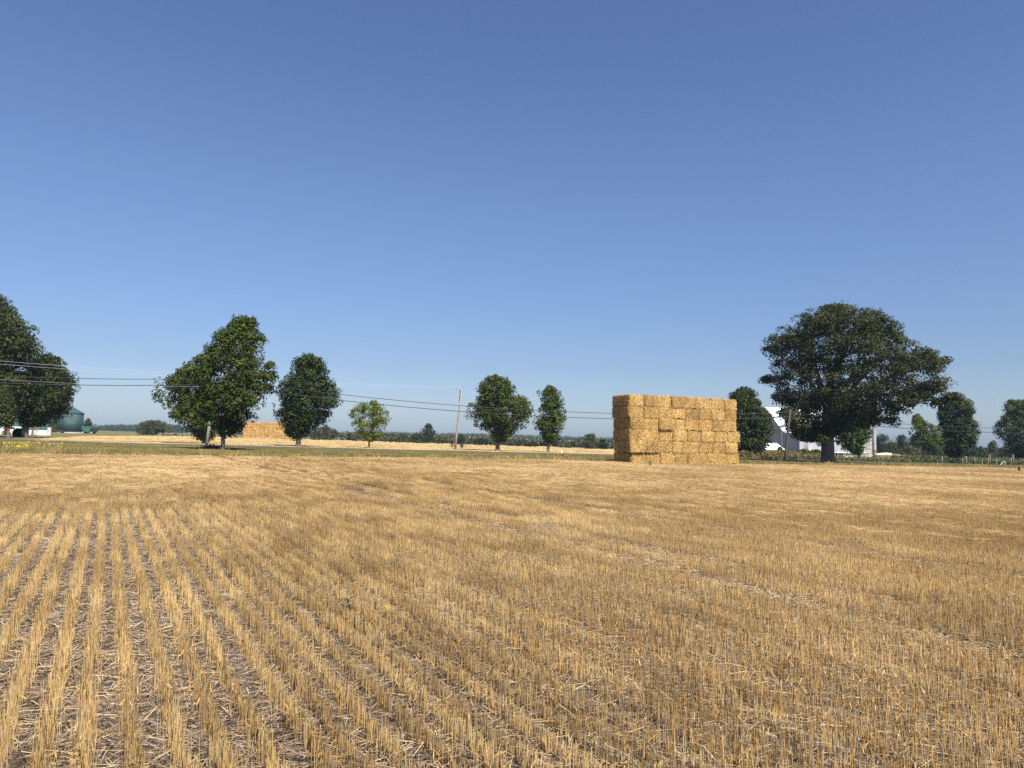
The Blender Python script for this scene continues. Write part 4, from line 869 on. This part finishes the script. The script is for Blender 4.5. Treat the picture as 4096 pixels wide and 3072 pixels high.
weed('weed_clump', 'smaller weed clump right of the tall bare pole foot', 1848, 1801, .8, 70, [(.18, .17, .09), (.22, .20, .11)], 132, .03, .9)
weed('tall_grass_tuft', 'tall pale dry grass tuft at the road edge near the grain bin', 145, 1764, 1.3, 60, [(.42, .32, .17), (.33, .25, .12)], 9, .02, .8)

# ------------------------------------------------------------------ grain bin, wagon, shed at left
def bin_mat():
    m, N, L, B = nt('bin_paint'); tc = N.new('ShaderNodeTexCoord')
    n = N.new('ShaderNodeTexNoise'); n.inputs['Scale'].default_value = .33; n.inputs['Detail'].default_value = 8; n.inputs['Roughness'].default_value = .62; L.new(tc.outputs['Object'], n.inputs['Vector'])
    r = ramp(N, [(.45, (.026, .065, .064)), (.60, (.034, .08, .078)), (.70, (.11, .14, .14)), (.82, (.18, .20, .195))]); L.new(n.outputs['Fac'], r.inputs[0]); L.new(r.outputs[0], B.inputs['Base Color'])
    w = N.new('ShaderNodeTexWave'); w.bands_direction = 'Z'; w.inputs['Scale'].default_value = 3; L.new(tc.outputs['Object'], w.inputs['Vector'])
    b = N.new('ShaderNodeBump'); b.inputs['Strength'].default_value = .5; b.inputs['Distance'].default_value = .05; L.new(w.outputs['Fac'], b.inputs['Height']); L.new(b.outputs[0], B.inputs['Normal'])
    B.inputs['Roughness'].default_value = .5; return m
M['bin'] = bin_mat(); M['green'] = simple('green_paint', (.04, .125, .08), .5, .25, 1.2); M['green_dark'] = simple('green_siding', (.035, .10, .085), .6, .25, 1)
gb = gv(278, 246); rb = 44 * 246 / FPX
gbin = thing('grain_bin', 'round teal green metal grain bin with conical roof and faded patches', 'grain bin', gb)
MB().lathe([(rb, .25), (rb, 6.55)], 48).build('wall', M['bin'], gbin, smooth=True)
MB().lathe([(rb + .22, 6.45), (rb + .22, 6.55), (.45, 8.6), (.45, 8.85), (.1, 8.95)], 48).build('roof', M['bin'], gbin)
MB().lathe([(rb + .2, -.2), (rb + .2, .3)], 48).build('foundation', M['concrete'], gbin)
MB().tube([((rb + .03) * math.cos(a), (rb + .03) * math.sin(a), 3.0) for a in np.linspace(0, 6.2832, 49)], .06, 5, caps=False).build('seam_ring', M['green_dark'], gbin)
MB().box((-.2, -rb - .45, .55), (1.1, .8, .9), bev=.1).build('aeration_fan', M['dark'], gbin)
wg = gv(352, 243); wag = thing('grain_wagon', 'green hopper wagon parked right of the grain bin', 'wagon', wg)
MB().prism([(-1.9, -1.1, 2.35), (1.5, -1.1, 2.35), (1.5, -1.1, 1.75), (.7, -1.1, .55), (-.6, -1.1, .55), (-1.9, -1.1, 1.5)], (0, 2.2, 0)).build('hopper', M['green'], wag)
mb = MB(); mb.box((0, 0, .5), (4.2, .9, .14)); mb.box((-1.9, 0, .9), (.12, 1.2, .9), ry=.3); mb.box((1.5, 0, 1.0), (.12, 1.2, 1.2), ry=-.5); mb.tube([(2.0, 0, .5), (2.9, 0, 1.0)], .09, 6); mb.box((2.3, 0, 1.1), (.6, .9, .9)); mb.build('chassis', M['dark'], wag)
MB().box((-.2, -1.13, 1.75), (3.4, .05, .10)).build('side_rib', M['green_dark'], wag)
for x in (-1.4, 1.4):
    for y in (-.85, .85): 
        w = MB().tube([(x, y - .14, .38), (x, y + .14, .38)], .42, 18).build('wheel', M['rubber'], wag); MB().tube([(x, y - .16, .38), (x, y + .16, .38)], .2, 12).build('rim', M['white'], w)
L0 = 15.0; sh = gv(186, 148) - U * L0; shd = thing('green_shed', 'long green shed on a bright white foundation behind the left trees', 'shed', (sh[0], sh[1], gz(gv(186, 148)[0])), rz=ang)
mb = MB(); wallbox(mb, 0, L0, 0, 7, .95, 3.9); mb.build('wall', M['green_dark'], shd)
mb = MB(); wallbox(mb, -.02, L0 - .02, -.10, 7.0, -.2, .95); mb.build('foundation', M['white'], shd)
mb = MB(); wallbox(mb, L0 + .004, L0 + .6, -.08, 1.4, -.2, 1.6); mb.build('end_pier', M['concrete'], shd)
th = .12
mb = MB(); roof_slab(mb, -.4, 3.82, 3.5, 5.6, -.3, L0 + .3); mb.build('roof', M['bin'], shd)
mb = MB(); roof_slab(mb, 7.4, 3.82, 3.52, 5.6, -.3, L0 + .3); mb.build('roof', M['bin'], shd)
MB().prism([(L0 - .02, 0, 3.9), (L0 - .02, 7, 3.9), (L0 - .02, 3.5, 5.55)], (-.1, 0, 0)).build('gable', M['green_dark'], shd)
MB().box((L0 * .36, -.03, 2.0), (2.2, .06, 2.0)).build('door', M['steel'], shd)
MB().box((L0 * .86, -.02, 2.75), (1.9, .05, .7)).build('faded_panel', M['bin'], shd)
# white pickup seen between the trunks
cv = gv(50, 138); car = thing('parked_car', 'white car parked between the dark trunks by the green shed', 'car', cv)
prof = [(-2.1, .4), (2.1, .4), (2.15, .85), (1.2, 1.0), (.75, 1.5), (-1.2, 1.55), (-1.9, 1.05), (-2.15, .95)]
MB().prism([(x, -.85, z) for x, z in prof], (0, 1.7, 0)).build('body', M['white'], car)
MB().prism([(x, -.87, z) for x, z in [(.62, 1.02), (.98, 1.02), (.68, 1.42), (-1.15, 1.46), (-1.6, 1.08)]], (0, .015, 0)).build('window', M['glass'], car)
for x in (-1.3, 1.35):
    for y in (-.8, .8):
        w = MB().tube([(x, y - .11, .34), (x, y + .11, .34)], .34, 18).build('wheel', M['rubber'], car); MB().tube([(x, y - .125, .34), (x, y + .125, .34)], .19, 12).build('rim', M['steel'], w)
# tractor beside the distant stack
tp_ = gv(917, 247); trc = thing('tractor', 'dark red tractor with front loader left of the distant straw stack', 'tractor', tp_)
mb = MB(); mb.box((.35, 0, 1.15), (1.9, .7, .7), bev=.08); mb.box((-.5, 0, .95), (1.1, .8, .6), bev=.05); mb.build('body', M['red'], trc)
mb = MB(); mb.box((-.75, 0, 1.95), (1.1, 1.2, 1.1), bev=.08); cab = mb.build('cab', M['glass'], trc); MB().box((-.75, 0, 2.55), (1.3, 1.35, .12), bev=.04).build('cab_roof', M['red'], cab)
for x, r0, wd in ((-.55, .78, .45), (1.2, .48, .32)):
    for y in (-.8, .8):
        w = MB().tube([(x, y - wd / 2, r0), (x, y + wd / 2, r0)], r0, 22).build('wheel', M['rubber'], trc); MB().tube([(x, y - wd / 2 - .02, r0), (x, y + wd / 2 + .02, r0)], r0 * .55, 16).build('rim', M['white'], w)
for y in (-.5, .5): MB().tube([(-.1, y, 1.5), (1.2, y, 1.75), (1.85, y, 1.2), (2.0, y, .4)], .09, 6).build('loader_arm', M['red'], trc)
MB().prism([(1.95, -.9, .15), (2.5, -.9, .1), (2.1, -.9, .75), (1.95, -.9, .75)], (0, 1.8, 0)).build('bucket', M['dark'], trc)
MB().box((1.1, -.36, 1.4), (.35, .03, .2)).build('side_panel', M['white'], trc)
# log pile beyond the far field
logm = [simple('log_bark', (.10, .08, .065), .9, .4), simple('log_wood', (.42, .34, .25), .85, .25)]
lt = []
for k in range(3):
    me = MB().tube([(-.9, 0, 0), (0, .03, .02), (.9, 0, 0)], [.16, .15, .14], 9); o = me.build('log', logm[0], smooth=False); o.data.materials.append(logm[1])
    for p in o.data.polygons:
        if len(p.vertices) > 4 or (k == 2): p.material_index = 1
    lt.append(o.data); bpy.data.objects.remove(o)
for i in range(64):
    px = 655 + (i % 32) * 3.3 + random.uniform(-1, 1); p = gv(px, 262 + random.uniform(-.8, .8))
    o = bpy.data.objects.new('log', lt[random.choice([0, 0, 0, 1, 2])]); COL.objects.link(o)
    o.location = (p[0], p[1], p[2] + (.15 if i < 32 else .45) + max(0, .5 - abs(px - 690) / 60) * random.random()); o.rotation_euler = (0, random.gauss(0, .15), random.uniform(-.9, 1.4))
    tag(o, 'cut log in the low pile along the far field edge left of the maples', 'log', 'logs piled beyond the far field')

# ------------------------------------------------------------------ haze
HAZE = True
if HAZE:
    hb = MB().box((0, 770, 0), (2960, 1655, 64)).build('haze', None); hb.location = (0, 0, 4)
    m = bpy.data.materials.new('haze'); m.use_nodes = True; N = m.node_tree.nodes; L = m.node_tree.links
    N.remove(N['Principled BSDF']); pv = N.new('ShaderNodeVolumePrincipled'); pv.inputs['Density'].default_value = .00016
    pv.inputs['Color'].default_value = (.55, .76, 1, 1); pv.inputs['Anisotropy'].default_value = .2
    L.new(pv.outputs[0], N['Material Output'].inputs['Volume']); hb.data.materials.append(m); tag(hb, 'thin pale summer haze', 'haze', kind='stuff')
